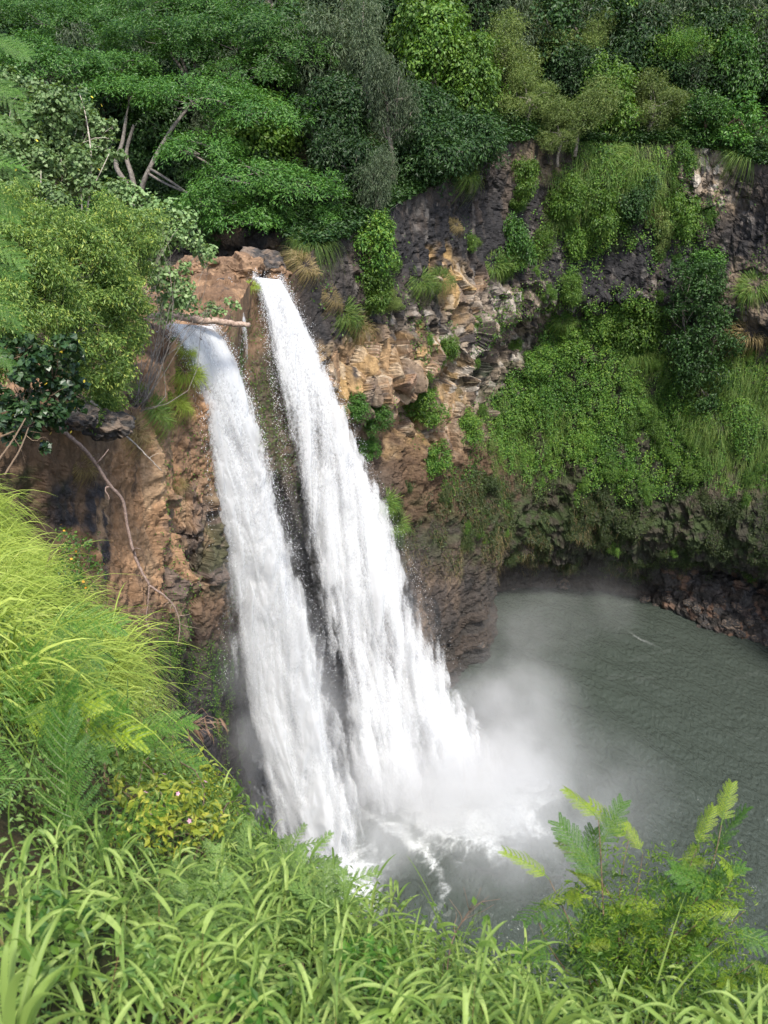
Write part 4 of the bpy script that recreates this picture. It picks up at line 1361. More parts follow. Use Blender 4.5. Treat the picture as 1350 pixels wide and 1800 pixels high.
# ------------------------------------------------------------------ green cover on the wall (nobody could count it)
def cover(name, weight, n, l, w, mat, seed, lift=.5, kind='leaf', Lb=1.2):
    r = np.random.default_rng(seed)
    A = np.linalg.norm(np.cross(CLIFF[1:, :-1] - CLIFF[:-1, :-1], CLIFF[:-1, 1:] - CLIFF[:-1, :-1]), axis=-1)
    Wt = np.clip(weight[:-1, :-1], 0, 1) * A
    p_ = (Wt / Wt.sum()).ravel()
    idx = r.choice(len(p_), n, p=p_)
    i, j = np.unravel_index(idx, Wt.shape)
    a, b = r.random(n)[:, None], r.random(n)[:, None]
    P = CLIFF[i, j] * (1 - a) * (1 - b) + CLIFF[i + 1, j] * a * (1 - b) + CLIFF[i, j + 1] * (1 - a) * b + CLIFF[i + 1, j + 1] * a * b
    nn = CLN[i, j]
    mb = MB()
    if kind == 'leaf':
        hgt = lift * np.clip(.5 + 1.3 * fbm(P * np.array([.7, .7, .32]), 4, seed + 1), 0.02, 1.7)
        P = P + nn * (hgt * (.35 + .65 * r.random(n)))[:, None]
        P[:, 2] += .15 * r.normal(size=n)
        Nn = unit(nn * .7 + UP * .6 + .6 * rdir(n, r))
        D = unit(rdir(n, r) + nn * .4 - UP * .5)
        s = l * (.6 + .8 * r.random(n))
        leaf_quads(mb, P, Nn, D, s, s * w / l)
    else:
        D = unit(nn * .8 + UP * (.5 + .8 * r.random(n))[:, None] + .45 * rdir(n, r))
        blades(mb, P, D, Lb * (.5 + .7 * r.random(n)), w, 1.0 + .5 * r.random(n), r, seg=4)
    o = mb.obj(name, mat)
    tag(o, kind="stuff")
    return o


pt = fbm(CL * np.array([.35, .35, .22]), 5, 201)
strip = sstep(-.45, .0, fbm(CL * np.array([.45, .45, .07]), 4, 203) + .25 * pt + .35 * sstep(640, 720, PYc) - .1)
w_green = np.clip(1.0 * blob(qx, qy, 1110, 745, 245, 100, .25) + blob(qx, qy, 945, 730, 85, 85, .35) + .8 * blob(qx, qy, 1010, 630, 90, 60, .4) + 1.0 * blob(qx, qy, 1300, 740, 100, 110, .3)
                  + .9 * blob(qx, qy, 1080, 590, 120, 50, .4) + 1.0 * blob(qx, qy, 1050, 330, 95, 105, .25) + .6 * blob(qx, qy, 1010, 430, 60, 70, .5) + .5 * blob(qx, qy, 1170, 350, 60, 90, .5), 0, 1) * side * sstep(-.55, -.15, pt) * strip
w_sparse = np.clip(.5 * blob(qx, qy, 870, 830, 130, 70, .6) + .3 * blob(qx, qy, 1000, 480, 170, 110, .6) + .22 * blob(qx, qy, 800, 650, 120, 130, .5) + .25 * blob(qx, qy, 1250, 420, 110, 90, .6) + .3 * blob(qx, qy, 640, 480, 60, 90, .6), 0, 1) * side * sstep(.05, .3, pt)
w_moss = np.clip(.9 * blob(qx, qy, 1150, 910, 280, 75, .4) + .7 * blob(qx, qy, 850, 900, 170, 70, .5) + .8 * blob(qx, qy, 1180, 975, 180, 22, .5), 0, 1) * side * sstep(-.3, .25, pt)
w_left = np.clip(m_lmo + .15 * leftp * (PXc > 60) * sstep(.1, .4, pt), 0, 1) * sstep(-.35, .1, pt)
cover("cliff_foliage", w_green, 130000, .19, .12, M_cover, 301, 1.1)
cover("cliff_foliage", w_sparse, 11000, .20, .12, M_cover, 303, .5)
cover("cliff_moss", w_moss, 70000, .17, .09, M_mossy, 305, .38)
cover("cliff_moss", w_left, 26000, .10, .06, M_cover, 307, .22)
w_gr = np.clip(blob(qx, qy, 1300, 740, 90, 110, .3) + blob(qx, qy, 1060, 300, 110, 60, .3) + .5 * blob(qx, qy, 1130, 640, 60, 50, .5) + blob(qx, qy, 1160, 245, 110, 22, .5) + .35 * blob(qx, qy, 930, 770, 90, 60, .5), 0, 1) * side
cover("cliff_grass", w_gr, 16000, 0, .035, M_hang, 309, kind='blade', Lb=1.5)
w_br = np.clip(blob(qx, qy, 850, 900, 170, 60, .5) + .6 * blob(qx, qy, 900, 960, 200, 40, .6), 0, 1) * side * sstep(-.2, .3, pt)
cover("cliff_grass", w_br, 6000, 0, .03, M_dry, 311, kind='blade', Lb=.7)

r_ = np.random.default_rng(331)
for kk, (wt_, num, lab, grp, mts) in enumerate(((w_green, 75, "leafy clump in the green growth of the far wall", "leafy clumps on the far green wall", (M_cover, M_bright, M_cover)),
                                          (w_moss, 30, "dull low clump on the mossy bulge of the far wall", "dull clumps on the mossy bulge", (M_mossy, M_cover, M_mossy)),
                                          (w_sparse, 40, "small bush in a crack of the bare far wall", "small bushes in the bare far wall", (M_bright, M_cover, M_olive)))):
    pw = (np.clip(wt_, 0, 1) ** .8).ravel(); pw = pw / pw.sum()
    for q in r_.choice(len(pw), num, p=pw):
        P_, n_ = CLIFF.reshape(-1, 3)[q], CLN.reshape(-1, 3)[q]
        s = (.28 + .5 * r_.random() ** 1.6) * (1.0, .8, .6)[kk]
        plant("cliff_shrub", "shrub", 'shrub', P_ + n_ * .25 * s - np.array([0, 0, 1.3 * s]), s, lab, grp, mat=mts[int(r_.integers(3))], squash=1.0 + .6 * r_.random(), r=r_)

# under-forest growth along the rim and slope
r = np.random.default_rng(320)
n = 170000
jj = r.integers(0, 260, n); ii = (r.random(n) ** 1.5 * 120).astype(int)
P = HLd[ii, jj] + r.normal(size=(n, 3)) * np.array([.3, .3, .1])
P[:, 2] += .9 * np.abs(vnoise(P * .6, 5)) + .3 * r.random(n)
mb = MB()
s = .30 * (.6 + .8 * r.random(n))
leaf_quads(mb, P, UP + .7 * rdir(n, r), rdir(n, r) - .3 * UP, s, s * .55)
o = mb.obj("undergrowth", M_dark); tag(o, kind="stuff")
# ------------------------------------------------------------------ bushes on the rock terrace (left)
def leafy(name, cat, label, base, clumps_px, dens, l, w, mats, seed, rounds=False, droop=.5, limbs=(), stem_r=.08, limb_mat=None, gap=.2, shell=.45, flowers=None, updir=.45, rnd=.65, freq=1.0, split=0, near=False):
    """clumps_px: (px, py, Y, rpx) leafy masses; limbs: extra polylines of (px, py, Y)"""
    r = np.random.default_rng(seed)
    base = np.array(base, float)
    root = link(name, None, loc=base)
    tag(root, label, cat)
    mbl, mbt = MB(), MB()
    cl = []
    for c in clumps_px:
        px, py, Y, rp = c[:4]
        if near:
            Y = near_Y(px, py + rp * .6, Y, .86)
        C = at(px, py, Y)
        rad = rp * project(C)[2] / F
        q = c[4] if len(c) > 4 else 1.0
        cl.append((*(C - base), rad, rad * .9, rad * q))
    whole = cl
    if split:
        fine = []
        for c in cl:
            for k in range(split):
                d = rdir(1, r)[0]
                d[2] = d[2] * .9 + .15
                f_ = .3 + .8 * r.random() ** .6
                s_ = .18 + .34 * r.random() ** 1.5
                fine.append((c[0] + d[0] * c[3] * f_, c[1] + d[1] * c[4] * f_, c[2] + d[2] * c[5] * f_, c[3] * s_ * 1.2, c[4] * s_ * 1.2, c[5] * s_))
        cl = fine
    crown_leaves(mbl, cl, dens, l, w, r, droop=droop, rounds=rounds, gap=gap, shell=shell, updir=updir, rnd=rnd, freq=freq)
    cl = whole
    for c in cl:
        e = np.array(c[:3])
        m = limb(mbt, (r.normal() * .2, r.normal() * .2, 0), e, stem_r, stem_r * .35, r, n=6, sag=.10, seg=8)
        for k in range(5):
            d = rdir(1, r)[0]; d[2] = abs(d[2]) * .7
            limb(mbt, m[r.integers(4, 8)], e + d * np.array(c[3:6]) * .95, stem_r * .35, stem_r * .12, r, n=5, sag=.1, seg=5)
    for lb in limbs:
        pts = catmull(np.array([at(*q) - base for q in lb[0]]), 6 * len(lb[0]))
        add_tube(mbt, pts, np.linspace(lb[1], lb[1] * .35, len(pts)), 7)
    mbl.obj("leaves", mats, root)
    mbt.obj("stem", limb_mat or M_pale, root, smooth=True)
    if flowers:
        fm, nf, fs = flowers
        P, d = clump_points(cl, nf, r, .4, .98, .9)
        k_ = r.permutation(len(P))[:45]
        mbf = MB()
        for a in range(5):
            th = np.array([a * 1.2566])
            D = np.stack([np.cos(th), np.sin(th), .45 + 0 * th], 1)
            leaf_quads(mbf, D * fs * .05, np.array([[0, 0, 1.0]]), D, fs, fs * .75)
        fme = mbf.mesh("flower", fm)
        for i_ in k_:
            fl = link("flower", fme, root, P[i_] + d[i_] * .02)
            fl.rotation_euler = Vector(tuple(d[i_])).to_track_quat('Z', 'Y').to_euler()
    return root


M_yflow = leaf_mat("petal_yellow", [(0, (.65, .48, .03)), (1, (.8, .65, .08))], .2, tcol=(1, 1, 1))
M_oflow = leaf_mat("petal_orange", [(0, (.75, .22, .02)), (1, (.85, .45, .04))], .2, tcol=(1, 1, 1))
M_pink = leaf_mat("petal_pink", [(0, (.6, .25, .38)), (1, (.75, .45, .55))], .2, tcol=(1, 1, 1))


def near_Y(px, py, Y, f=.85):
    for k in range(14):
        h = hit(px - 12 * k, py + 6 * k, ('ground',))
        if h is not None:
            return min(Y, h[0][1] * f)
    return Y


def gbase(px, py, Y):
    P = at(px, py, Y)
    g0 = drop(P[0], P[1], 'terr', 60)
    if g0 is None or abs(g0[2] - P[2]) > 6:
        g0 = P
    return g0 - np.array([0, 0, .2])


leafy("round_leaved_bush", "bush", "tall pale-green bush of round leaves with whitish stems and a few yellow flowers, upper left", gbase(110, 330, 41),
      [(25, 215, 40, 62, 1.1), (85, 240, 41, 58, 1.1), (140, 260, 41, 46, 1.2), (185, 265, 41, 28, 1.3), (30, 300, 39, 66), (100, 320, 40, 62), (160, 330, 40, 44), (150, 205, 42, 24, 1.6), (60, 370, 38, 50), (192, 225, 41.5, 14), (5, 180, 41, 40)],
      1500, .14, .17, M_hau, 401, rounds=True, split=9, droop=.7, limbs=[([(150, 400, 40), (158, 330, 40), (160, 270, 40.3), (150, 200, 41), (140, 165, 41.5)], .05), ([(158, 340, 40), (178, 300, 40), (192, 270, 40.5)], .03), ([(145, 400, 39.5), (143, 340, 39.5), (140, 300, 40)], .04), ([(72, 360, 38), (72, 300, 38.5)], .04)],
      stem_r=.06, gap=.05, flowers=(M_yflow, 1.3, .07))
leafy("overhanging_bush", "bush", "round-leaved bush stretching sparse branches over the river and the brown rock lip", gbase(215, 500, 38),
      [(235, 365, 40, 30), (262, 392, 40, 32), (290, 385, 40.5, 26), (312, 408, 40.5, 28), (240, 420, 39.5, 34), (275, 435, 40, 26), (345, 432, 41, 15), (362, 452, 41.5, 15), (372, 440, 41.5, 9), (262, 480, 39.5, 22), (290, 495, 40, 26), (318, 512, 40.5, 22), (300, 535, 40.5, 22), (330, 535, 41, 18), (285, 560, 40.5, 12),
       (372, 545, 42.5, 12), (388, 548, 43, 8), (401, 530, 43, 6), (413, 538, 43.5, 8), (332, 380, 41, 12), (222, 335, 40, 16), (325, 470, 40.5, 10)],
      1500, .15, .16, M_hau, 403, rounds=True, droop=.8, limbs=[([(225, 540, 38.5), (270, 505, 39.5), (310, 480, 40.3), (345, 450, 41)], .045), ([(215, 500, 38.5), (250, 440, 39.5), (300, 405, 40.3), (332, 385, 41)], .04), ([(230, 560, 39), (300, 560, 40.5), (360, 550, 42)], .03)],
      stem_r=.02, gap=.05, limb_mat=M_bark)
leafy("yellow_green_bush", "bush", "big yellow-green bush of small drooping leaves spilling over the left cliff edge", gbase(110, 600, 31),
      [(40, 400, 31, 62), (20, 470, 29, 70), (100, 430, 32, 62), (165, 415, 34, 56), (225, 425, 35.5, 50), (235, 470, 36, 34), (85, 510, 29.5, 72), (160, 500, 32, 72), (195, 510, 34.5, 54), (225, 550, 35.5, 36), (60, 580, 28, 58), (135, 580, 30, 70), (175, 590, 33, 62), (215, 610, 35, 34),
       (165, 660, 31, 56), (185, 660, 33, 46), (165, 710, 32.5, 34), (195, 715, 33.5, 22), (10, 560, 27, 60), (165, 735, 31, 22), (0, 640, 27, 42), (200, 380, 36, 30), (30, 370, 33, 40)],
      2300, .14, .050, M_yel, 405, split=17, droop=.75, stem_r=.03, gap=.30, shell=.3, limb_mat=M_bark, freq=1.2, updir=.35, rnd=.8)
leafy("dark_leaved_bush", "bush", "dark bush of large round leaves in shade under the yellow-green bush", gbase(60, 740, 27),
      [(40, 630, 26, 44), (90, 640, 27, 46), (30, 690, 25.5, 46), (85, 695, 26.5, 44), (118, 670, 27.5, 34), (60, 740, 26, 36), (100, 745, 27, 22), (20, 740, 25, 30), (128, 720, 28, 16), (80, 785, 26, 12), (22, 770, 25, 14)],
      1000, .17, .17, M_hdark, 407, rounds=True, split=7, droop=.9, stem_r=.05, gap=.05, limb_mat=M_stem, flowers=(M_yflow, .6, .06))

Yh = hit(1240, 600)[0][1] - 2.2
leafy("hanging_tree", "tree", "big dark green tree hanging on the far wall at the right", hit(1235, 640)[0],
      [(1215, 490, Yh, 30), (1255, 500, Yh, 34), (1235, 540, Yh - .8, 44), (1275, 560, Yh, 34), (1200, 545, Yh, 28), (1255, 600, Yh - 1, 44), (1215, 600, Yh - .5, 36), (1290, 615, Yh, 26), (1235, 655, Yh - .8, 40), (1270, 665, Yh, 28), (1210, 650, Yh, 24), (1240, 705, Yh - .5, 26), (1225, 735, Yh, 14)],
      330, .30, .15, M_dark, 409, droop=.5, split=10, stem_r=.09, gap=.1, limb_mat=M_bark)

# ------------------------------------------------------------------ dead wood
def wood(name, label, runs, mat, twigs=0, seed=1, cat="branch", lens=(.5, 1.1)):
    r = np.random.default_rng(seed)
    root0 = np.array(runs[0][0][0], float)
    mb = MB()
    for pts, r0, r1 in runs:
        P = catmull(np.array(pts) - root0, 8 * len(pts))
        P = P + .006 * r.normal(size=P.shape) * (r0 / .06)
        add_tube(mb, P, np.linspace(r0, r1, len(P)) * (1 + .03 * r.normal(size=len(P))), 9)
        for k in range(twigs):
            s_ = P[int(len(P) * (.35 + .6 * r.random()))]
            d = unit(r.normal(size=3) + np.array([.8, 0, -.3]))
            limb(mb, s_, s_ + d * (lens[0] + (lens[1] - lens[0]) * r.random()), r1 * .8, r1 * .25, r, n=5, sag=.12, seg=6)
    o = mb.obj(name, mat, smooth=True, loc=root0)
    tag(o, label, cat)
    return o


wood("dead_log", "bare dead tree trunk lying across the nearer waterfall's lip, broken end in the air",
     [([at(262, 556, 43.8), at(310, 556, 44.2), at(345, 562, 44.6), at(385, 565, 45.2), at(410, 569, 45.8), at(437, 571, 46.4)], .22, .13)], M_dead, 0, 3, "log")
wood("stick", "thin dark stick caught in the white water at the nearer lip", [([at(327, 583, 44.4), at(342, 589, 44.5), at(355, 597, 44.6)], .04, .025)], bark_mat("wet_stick", (.03, .025, .02), (.06, .05, .04)), 0, 4, "stick")
wood("hanging_branch", "long bare branch hanging down the brown cliff, ending in fine twigs",
     [([at(60, 735, 28), at(100, 750, 29), at(135, 778, 29.6), at(165, 810, 30.2), at(192, 852, 30.6), at(215, 880, 31), at(225, 930, 31), at(240, 985, 30.8), at(262, 1029, 30.6)], .085, .055),
      ([at(262, 1029, 30.6), at(290, 1048, 30.7), at(308, 1070, 30.8), at(316, 1100, 30.8), at(312, 1135, 30.6)], .05, .02),
      ([at(262, 1029, 30.6), at(260, 1060, 30.5), at(257, 1090, 30.4), at(266, 1115, 30.4)], .035, .012)], bark_mat("branch_bark", (.16, .11, .09), (.30, .22, .18), 12), 4, 5, lens=(.35, 1.0))
wood("dead_branch", "shorter bleached bare branch slanting down over the brown cliff top",
     [([at(160, 705, 31), at(178, 722, 31.6), at(205, 752, 32.2), at(235, 778, 32.8), at(262, 805, 33.2), at(284, 828, 33.5)], .06, .018)], M_pale, 1, 6, lens=(.3, .6))
wood("bare_stems", "tangle of thin bare stems under the dark round leaves", [([at(-5, 812, 22.5), at(25, 770, 23.5), at(45, 735, 24.5)], .03, .02), ([at(8, 835, 22), at(35, 790, 23), at(50, 752, 24.5)], .03, .02), ([at(-5, 770, 24), at(40, 752, 25), at(70, 738, 26)], .03, .015)], M_stem, 1, 7, "stems")

# ------------------------------------------------------------------ boulders
def rock_mesh(seed, stretch=(1, 1, 1), colr=((.05, .046, .043), (.16, .12, .09))):
    r = np.random.default_rng(seed)
    n = 34
    th, ph = np.meshgrid(np.linspace(0, 2 * np.pi, 2 * n + 1)[:-1], np.linspace(.02, np.pi - .02, n), indexing='ij')
    d = np.stack([np.sin(ph) * np.cos(th), np.sin(ph) * np.sin(th), np.cos(ph)], -1)
    o_, rr_, f_, s_ = voronoi(d * 1.3 + seed * 7.1, seed)
    rad = 1 + .35 * (rr_[0] - .5) + .5 * ((rr_[1] - .5) * o_[..., 0] + (rr_[2] - .5) * o_[..., 1] + (rr_[3] - .5) * o_[..., 2]) + .18 * fbm(d * 2.5 + seed, 4, seed)
    V = d * rad[..., None] * np.array(stretch)
    nu = 2 * n
    i, j = np.meshgrid(np.arange(nu), np.arange(n - 1), indexing='ij')
    a = (i * n + j).ravel(); b = (((i + 1) % nu) * n + j).ravel()
    mb = MB()
    mb.add(V.reshape(-1, 3), np.stack([a, a + 1, b + 1, b], 1))
    nz = fbm(d * 3 + seed, 4, seed + 3)
    c = np.ones(V.shape) * np.array(colr[0])
    c = mixc(c, sstep(-.1, .5, nz), colr[1])
    return mb.mesh("boulder", rock_mat("boulder_rock", 1.5) if "boulder_rock" not in bpy.data.materials else bpy.data.materials["boulder_rock"], cols=c.reshape(-1, 3))


RK = [rock_mesh(601 + k, (1, .8, .65)) for k in range(5)]
RKB = [rock_mesh(621 + k, (1, .9, .7), ((.16, .10, .06), (.27, .17, .10))) for k in range(2)]


def boulder(P, s, me, label, group=None, rot=None):
    o = link("boulder", me, loc=P)
    o.scale = (s, s, s)
    o.rotation_euler = (0, 0, float(rng.random() * 6.28)) if rot is None else rot
    return tag(o, label, "boulder", group)


boulder(at(188, 745, 31.35), .9, RK[0], "dark lichen-spotted boulder at the cliff top under the yellow-green bush")
boulder(at(140, 735, 30.05), .65, RK[1], "smaller shadowed boulder left of the lichen-spotted one")
boulder(at(467, 470, 60), 1.3, RK[2], "dark flat rock behind the farther waterfall's lip")
boulder(at(484, 484, 59.6), .95, RKB[1], "grey-brown rock right at the farther waterfall's lip")
boulder(at(445, 462, 61.5), 1.6, RK[3], "dark river rock behind the lip, half in the stream")
boulder(at(412, 479, 58.5), 1.7, RKB[0], "rounded orange-brown rock between the stream and the bare ledge")
boulder(at(350, 478, 57.5), 1.5, RKB[1], "flat orange-brown rock edging the stream")
boulder(at(393, 500, 55.5), .6, RK[4], "small grey stone by the thin trickle between the falls")
for k in range(75):
    px = 1120 + 300 * rng.random() ** .8
    sh = 1062 + (px - 1120) * .20
    h = hit(px, sh - 42 + 70 * rng.random() ** .7)
    if h is None or h[0][2] < POOL_Z - .3 or h[0][2] > POOL_Z + 7:
        continue
    s = .18 + .65 * rng.random() ** 3
    boulder(h[0] + np.array([0, 0, .1 * s]), s, RK[int(rng.integers(5))], "loose boulder in the rubble at the foot of the far wall", "boulders along the far shore")
for k, (px, py, s, lab) in enumerate(((1280, 1098, 1.0, "round black boulder at the water's edge below the far wall"), (845, 1135, .55, "dark stone on the rock spur beside the pool"), (905, 1040, .9, "dark block under the overhang at the back of the pool"), (990, 1025, 1.0, "blocky dark stone inside the undercut at the back of the pool"))):
    h = hit(px, py)
    if h is not None:
        boulder(h[0], s, RK[k], lab)

waterfall("water_trickle", "thin trickle running down the brown rock between the two big falls",
          [at(405, 502, 55.2), at(414, 535, 53.2), at(420, 570, 52.5), at(424, 620, 52.2), at(428, 700, 52)],
          [at(409, 500, 55.4), at(420, 535, 53.6), at(428, 570, 52.9), at(433, 620, 52.6), at(438, 700, 52.4)],
          lambda t: .06 + .05 * t, 12, lambda U, T, S: .35 - .75 * T, 500, layers=3, nu=12, nv=120)
# ------------------------------------------------------------------ growth on the near slope
GPX, GPY, GD = project(GRd)
GN = grid_normals(GRd)
if np.mean(GN[40:110, :, 2]) < 0:
    GN = -GN
GA = np.linalg.norm(np.cross(GRd[1:, :-1] - GRd[:-1, :-1], GRd[:-1, 1:] - GRd[:-1, :-1]), axis=-1)


def ground_pts(weight, n, r, i0=42, i1=128):
    Wt = (np.clip(weight, 0, 1)[:-1, :-1] * GA).copy()
    Wt[:i0] = 0; Wt[i1:] = 0
    p_ = (Wt / Wt.sum()).ravel()
    i, j = np.unravel_index(r.choice(len(p_), n, p=p_), Wt.shape)
    a, b = r.random(n)[:, None], r.random(n)[:, None]
    P = GRd[i, j] * (1 - a) * (1 - b) + GRd[i + 1, j] * a * (1 - b) + GRd[i, j + 1] * (1 - a) * b + GRd[i + 1, j + 1] * a * b
    return P, GN[i, j]


# long arching grass of the left bank
r = np.random.default_rng(701)
wl = np.clip(1 - sstep(1230, 1330, GPY + .15 * GPX), 0, 1) * (GD > 4.5) * (GPX > -420)
P, nn = ground_pts(wl, 21000, r)
cl_ = vnoise(P * 1.6, 7)
hgt = (.75 + .55 * r.random(len(P)) + .35 * cl_)
tw = np.stack([vnoise(P * 1.1, 31), vnoise(P * 1.1, 32), 0 * P[:, 0]], 1)
D = unit(UP * .95 + np.array([.38, -.12, 0]) + .5 * rdir(len(P), r) + .55 * tw)
mb = MB()
blades(mb, P - .05 * UP, D, hgt * (1.15 + .5 * r.random(len(P))), .016 + .016 * r.random(len(P)), .45 + .8 * r.random(len(P)), r, seg=7)
o = mb.obj("grass", M_grass); tag(o, kind="stuff")

# low leafy undergrowth everywhere on the near slope
r = np.random.default_rng(703)
wa = (GD > 1.3) * (GPX > -300) * (GPX < 1700) * np.clip(1.0 / np.maximum(GD, 1) ** 1.2 * 6, 0, 1)
P, nn = ground_pts(wa, 90000, r)
P = P + nn * (.05 + .28 * r.random(len(P)) ** 1.3)[:, None] + .04 * r.normal(size=P.shape)
mb = MB()
s = (.016 + .03 * r.random(len(P)) ** 1.5) * np.clip(np.linalg.norm(P, axis=1) / 4, .8, 2)
leaf_quads(mb, P, nn + .7 * rdir(len(P), r), rdir(len(P), r) + .2 * UP, s, s * .5)
o = mb.obj("undergrowth", M_mim); tag(o, kind="stuff")

# broad-bladed grass along the bottom
r = np.random.default_rng(705)
wb = sstep(1430, 1560, GPY + .12 * (GPX - 500) * (GPX > 500)) * (GD < 6.5) * (GD > 1.15) * (GPX > -60) * (1 - .95 * (GPX < 270) * (1 - sstep(1560, 1680, GPY))) * (1 - .85 * blob(GPX, GPY, 490, 1560, 110, 80, .3)) * (1 - .8 * blob(GPX, GPY, 1180, 1720, 220, 120, .3))
P, nn = ground_pts(wb, 1050, r)
mb = MB()
nl = 11
h = .20 + .28 * r.random(len(P))
lean = unit(UP + .30 * rdir(len(P), r) + np.array([.08, .12, 0]))
az = r.random(len(P)) * 6.283
for k in range(nl):
    f_ = .25 + .75 * k / (nl - 1)
    Pk = P + lean * (h * f_)[:, None]
    a = az + k * np.pi + .5 * r.normal(size=len(P))
    D = unit(np.stack([np.cos(a), np.sin(a), .55 + .8 * f_ ** 2 + .25 * r.normal(size=len(P))], 1))
    L = (.12 + .15 * r.random(len(P))) * (1.15 - .35 * abs(f_ - .6))
    blades(mb, Pk, D, L, (.012 + .012 * r.random(len(P))), .4 + .7 * r.random(len(P)), r, seg=6, fold=.3)
P2, _ = ground_pts(wb, 6500, r)
blades(mb, P2, unit(UP * 1.1 + .5 * rdir(len(P2), r)), (.22 + .26 * r.random(len(P2))), .006 + .008 * r.random(len(P2)), .35 + .5 * r.random(len(P2)), r, seg=6)
o = mb.obj("broad_grass", M_broad); tag(o, kind="stuff")
r = np.random.default_rng(706)
P3, _ = ground_pts(wb, 900, r)
mb = MB()
blades(mb, P3 + .04 * UP, unit(UP * .6 + .7 * rdir(len(P3), r)), .22 + .3 * r.random(len(P3)), .005 + .008 * r.random(len(P3)), .5 + .8 * r.random(len(P3)), r, seg=6)
P3, _ = ground_pts(wl, 900, r)
blades(mb, P3, unit(UP * .8 + .6 * rdir(len(P3), r)), .7 + .6 * r.random(len(P3)), .010 + .008 * r.random(len(P3)), .6 + .8 * r.random(len(P3)), r, seg=6)
o = mb.obj("dry_grass", M_dry); tag(o, kind="stuff")
M_stalk = leaf_mat("stalk_reddish", [(0, (.10, .10, .03)), (.6, (.16, .13, .05)), (1, (.25, .12, .08))], .15)
mb = MB()
blades(mb, P, lean, h * 1.05, .006, .02, r, seg=2)
o = mb.obj("grass_stalks", M_stalk); tag(o, kind="stuff")


# feathery twice-divided fronds
def frond_mesh(seed, L=.45, pairs=10, pl=.16, leaflets=17, ll=.020, lw=.0068, droop=.25, mats=None, curl=.0):
    r = np.random.default_rng(seed)
    mb = MB()
    s = np.linspace(0, 1, 14)
    ax = np.stack([L * s, .02 * L * np.sin(3 * s), -droop * L * s ** 2], 1)
    add_tube(mb, ax, np.linspace(.0035, .0012, 14), 5, 1)
    for k in range(pairs):
        f_ = .18 + .80 * k / (pairs - 1)
        b = np.array([np.interp(f_, s, ax[:, c]) for c in range(3)])
        plen = pl * (1.0 - .55 * abs(f_ - .45) ** 1.3 * 1.6) * (.92 + .16 * r.random())
        for sd in (-1, 1):
            ang = math.radians(62 - 28 * f_ + 5 * r.normal())
            d = np.array([math.cos(ang), sd * math.sin(ang), .10 - .1 * f_ + .06 * r.normal()])
            t = np.linspace(0, 1, leaflets)
            Q = b + d * plen * t[:, None]
            Q[:, 2] -= (.22 + curl) * plen * t ** 2
            T = unit(np.gradient(Q, axis=0))
            Sd = unit(np.cross(T, UP))
            Nn = np.cross(Sd, T)
            add_tube(mb, Q[::4], np.linspace(.0013, .0006, len(Q[::4])), 3, 1)
            for e in (-1, 1):
                leaf_quads(mb, Q, Nn + .12 * r.normal(size=Q.shape), Sd * e + T * .35, ll * (1 - .45 * t ** 3) * (.9 + .2 * r.random(leaflets)), lw, 0, .03)
    return mb.mesh("frond", mats or [M_fern, M_gstem])


FR = [frond_mesh(801 + k, droop=.15 + .12 * k) for k in range(3)]
FRS = [frond_mesh(811 + k, L=.26, pairs=10, pl=.085, leaflets=17, ll=.0125, lw=.0046, droop=.15 + .1 * k) for k in range(3)]
FRY = [frond_mesh(821 + k, L=.24, pairs=10, pl=.075, leaflets=15, ll=.012, lw=.005, droop=.25 + .4 * k, mats=[M_ferny, M_gstem], curl=.3) for k in range(2)]
FRM = [frond_mesh(831 + k, L=.12, pairs=6, pl=.035, leaflets=12, ll=.0075, lw=.0028, droop=.2, mats=[M_mim, M_gstem]) for k in range(2)]

CAM_R, CAM_U, CAM_F = np.array([1., 0, 0]), np.array([0, SP, CP]), np.array([0, CP, -SP])


def put_frond(root, base, P, d, nrm, me, s=1.0):
    """frond with its foot at P, running along d, upper side towards nrm"""
    from mathutils import Matrix
    X = unit(np.array(d, float)); Z = unit(np.array(nrm, float) - X * np.dot(nrm, X)); Y = np.cross(Z, X)
    o = link("frond", me, root)
    M = Matrix(((X[0], Y[0], Z[0]), (X[1], Y[1], Z[1]), (X[2], Y[2], Z[2]))).to_4x4()
    o.matrix_local = Matrix.Translation([float(q) for q in (np.array(P) - base)]) @ M @ Matrix.Scale(s, 4)
    return o


def fern_plant(label, basep, items, stem_w=.006, cat="plant", name="feathery_plant"):
    """items: (px, py, Y, image angle in degrees, tilt towards the lens, kind, scale); each frond is a part on one branching stem"""
    basep = np.array(basep, float)
    root = link(name, None, loc=basep)
    tag(root, label, cat)
    mb = MB()
    rr = np.random.default_rng(len(items) * 13 + int(abs(basep[0]) * 100))
    for px, py, Y, ang, tilt, me, s in items:
        Yn = near_Y(px, py + 25, Y * 1.3, .72)
        s = s * Yn / Y * 1.75
        P = at(px, py, Yn)
        a = math.radians(ang)
        d = CAM_R * math.cos(a) + UP * math.sin(a) - CAM_F * tilt
        nrm = UP * .8 - CAM_F * .6 + .2 * rr.normal(size=3) - CAM_R * .2
        put_frond(root, basep, P, d, nrm, me, s)
        limb(mb, np.zeros(3), P - basep, stem_w, stem_w * .55, rr, n=5, sag=.10, seg=8)
    mb.obj("stem", M_gstem, root, smooth=True)
    return root


def gpt(px, py):
    for k in range(25):
        h = hit(px - 12 * k, py + 6 * k, ('ground',))
        if h is not None:
            return h[0]
    return at(px, py, 3.0)


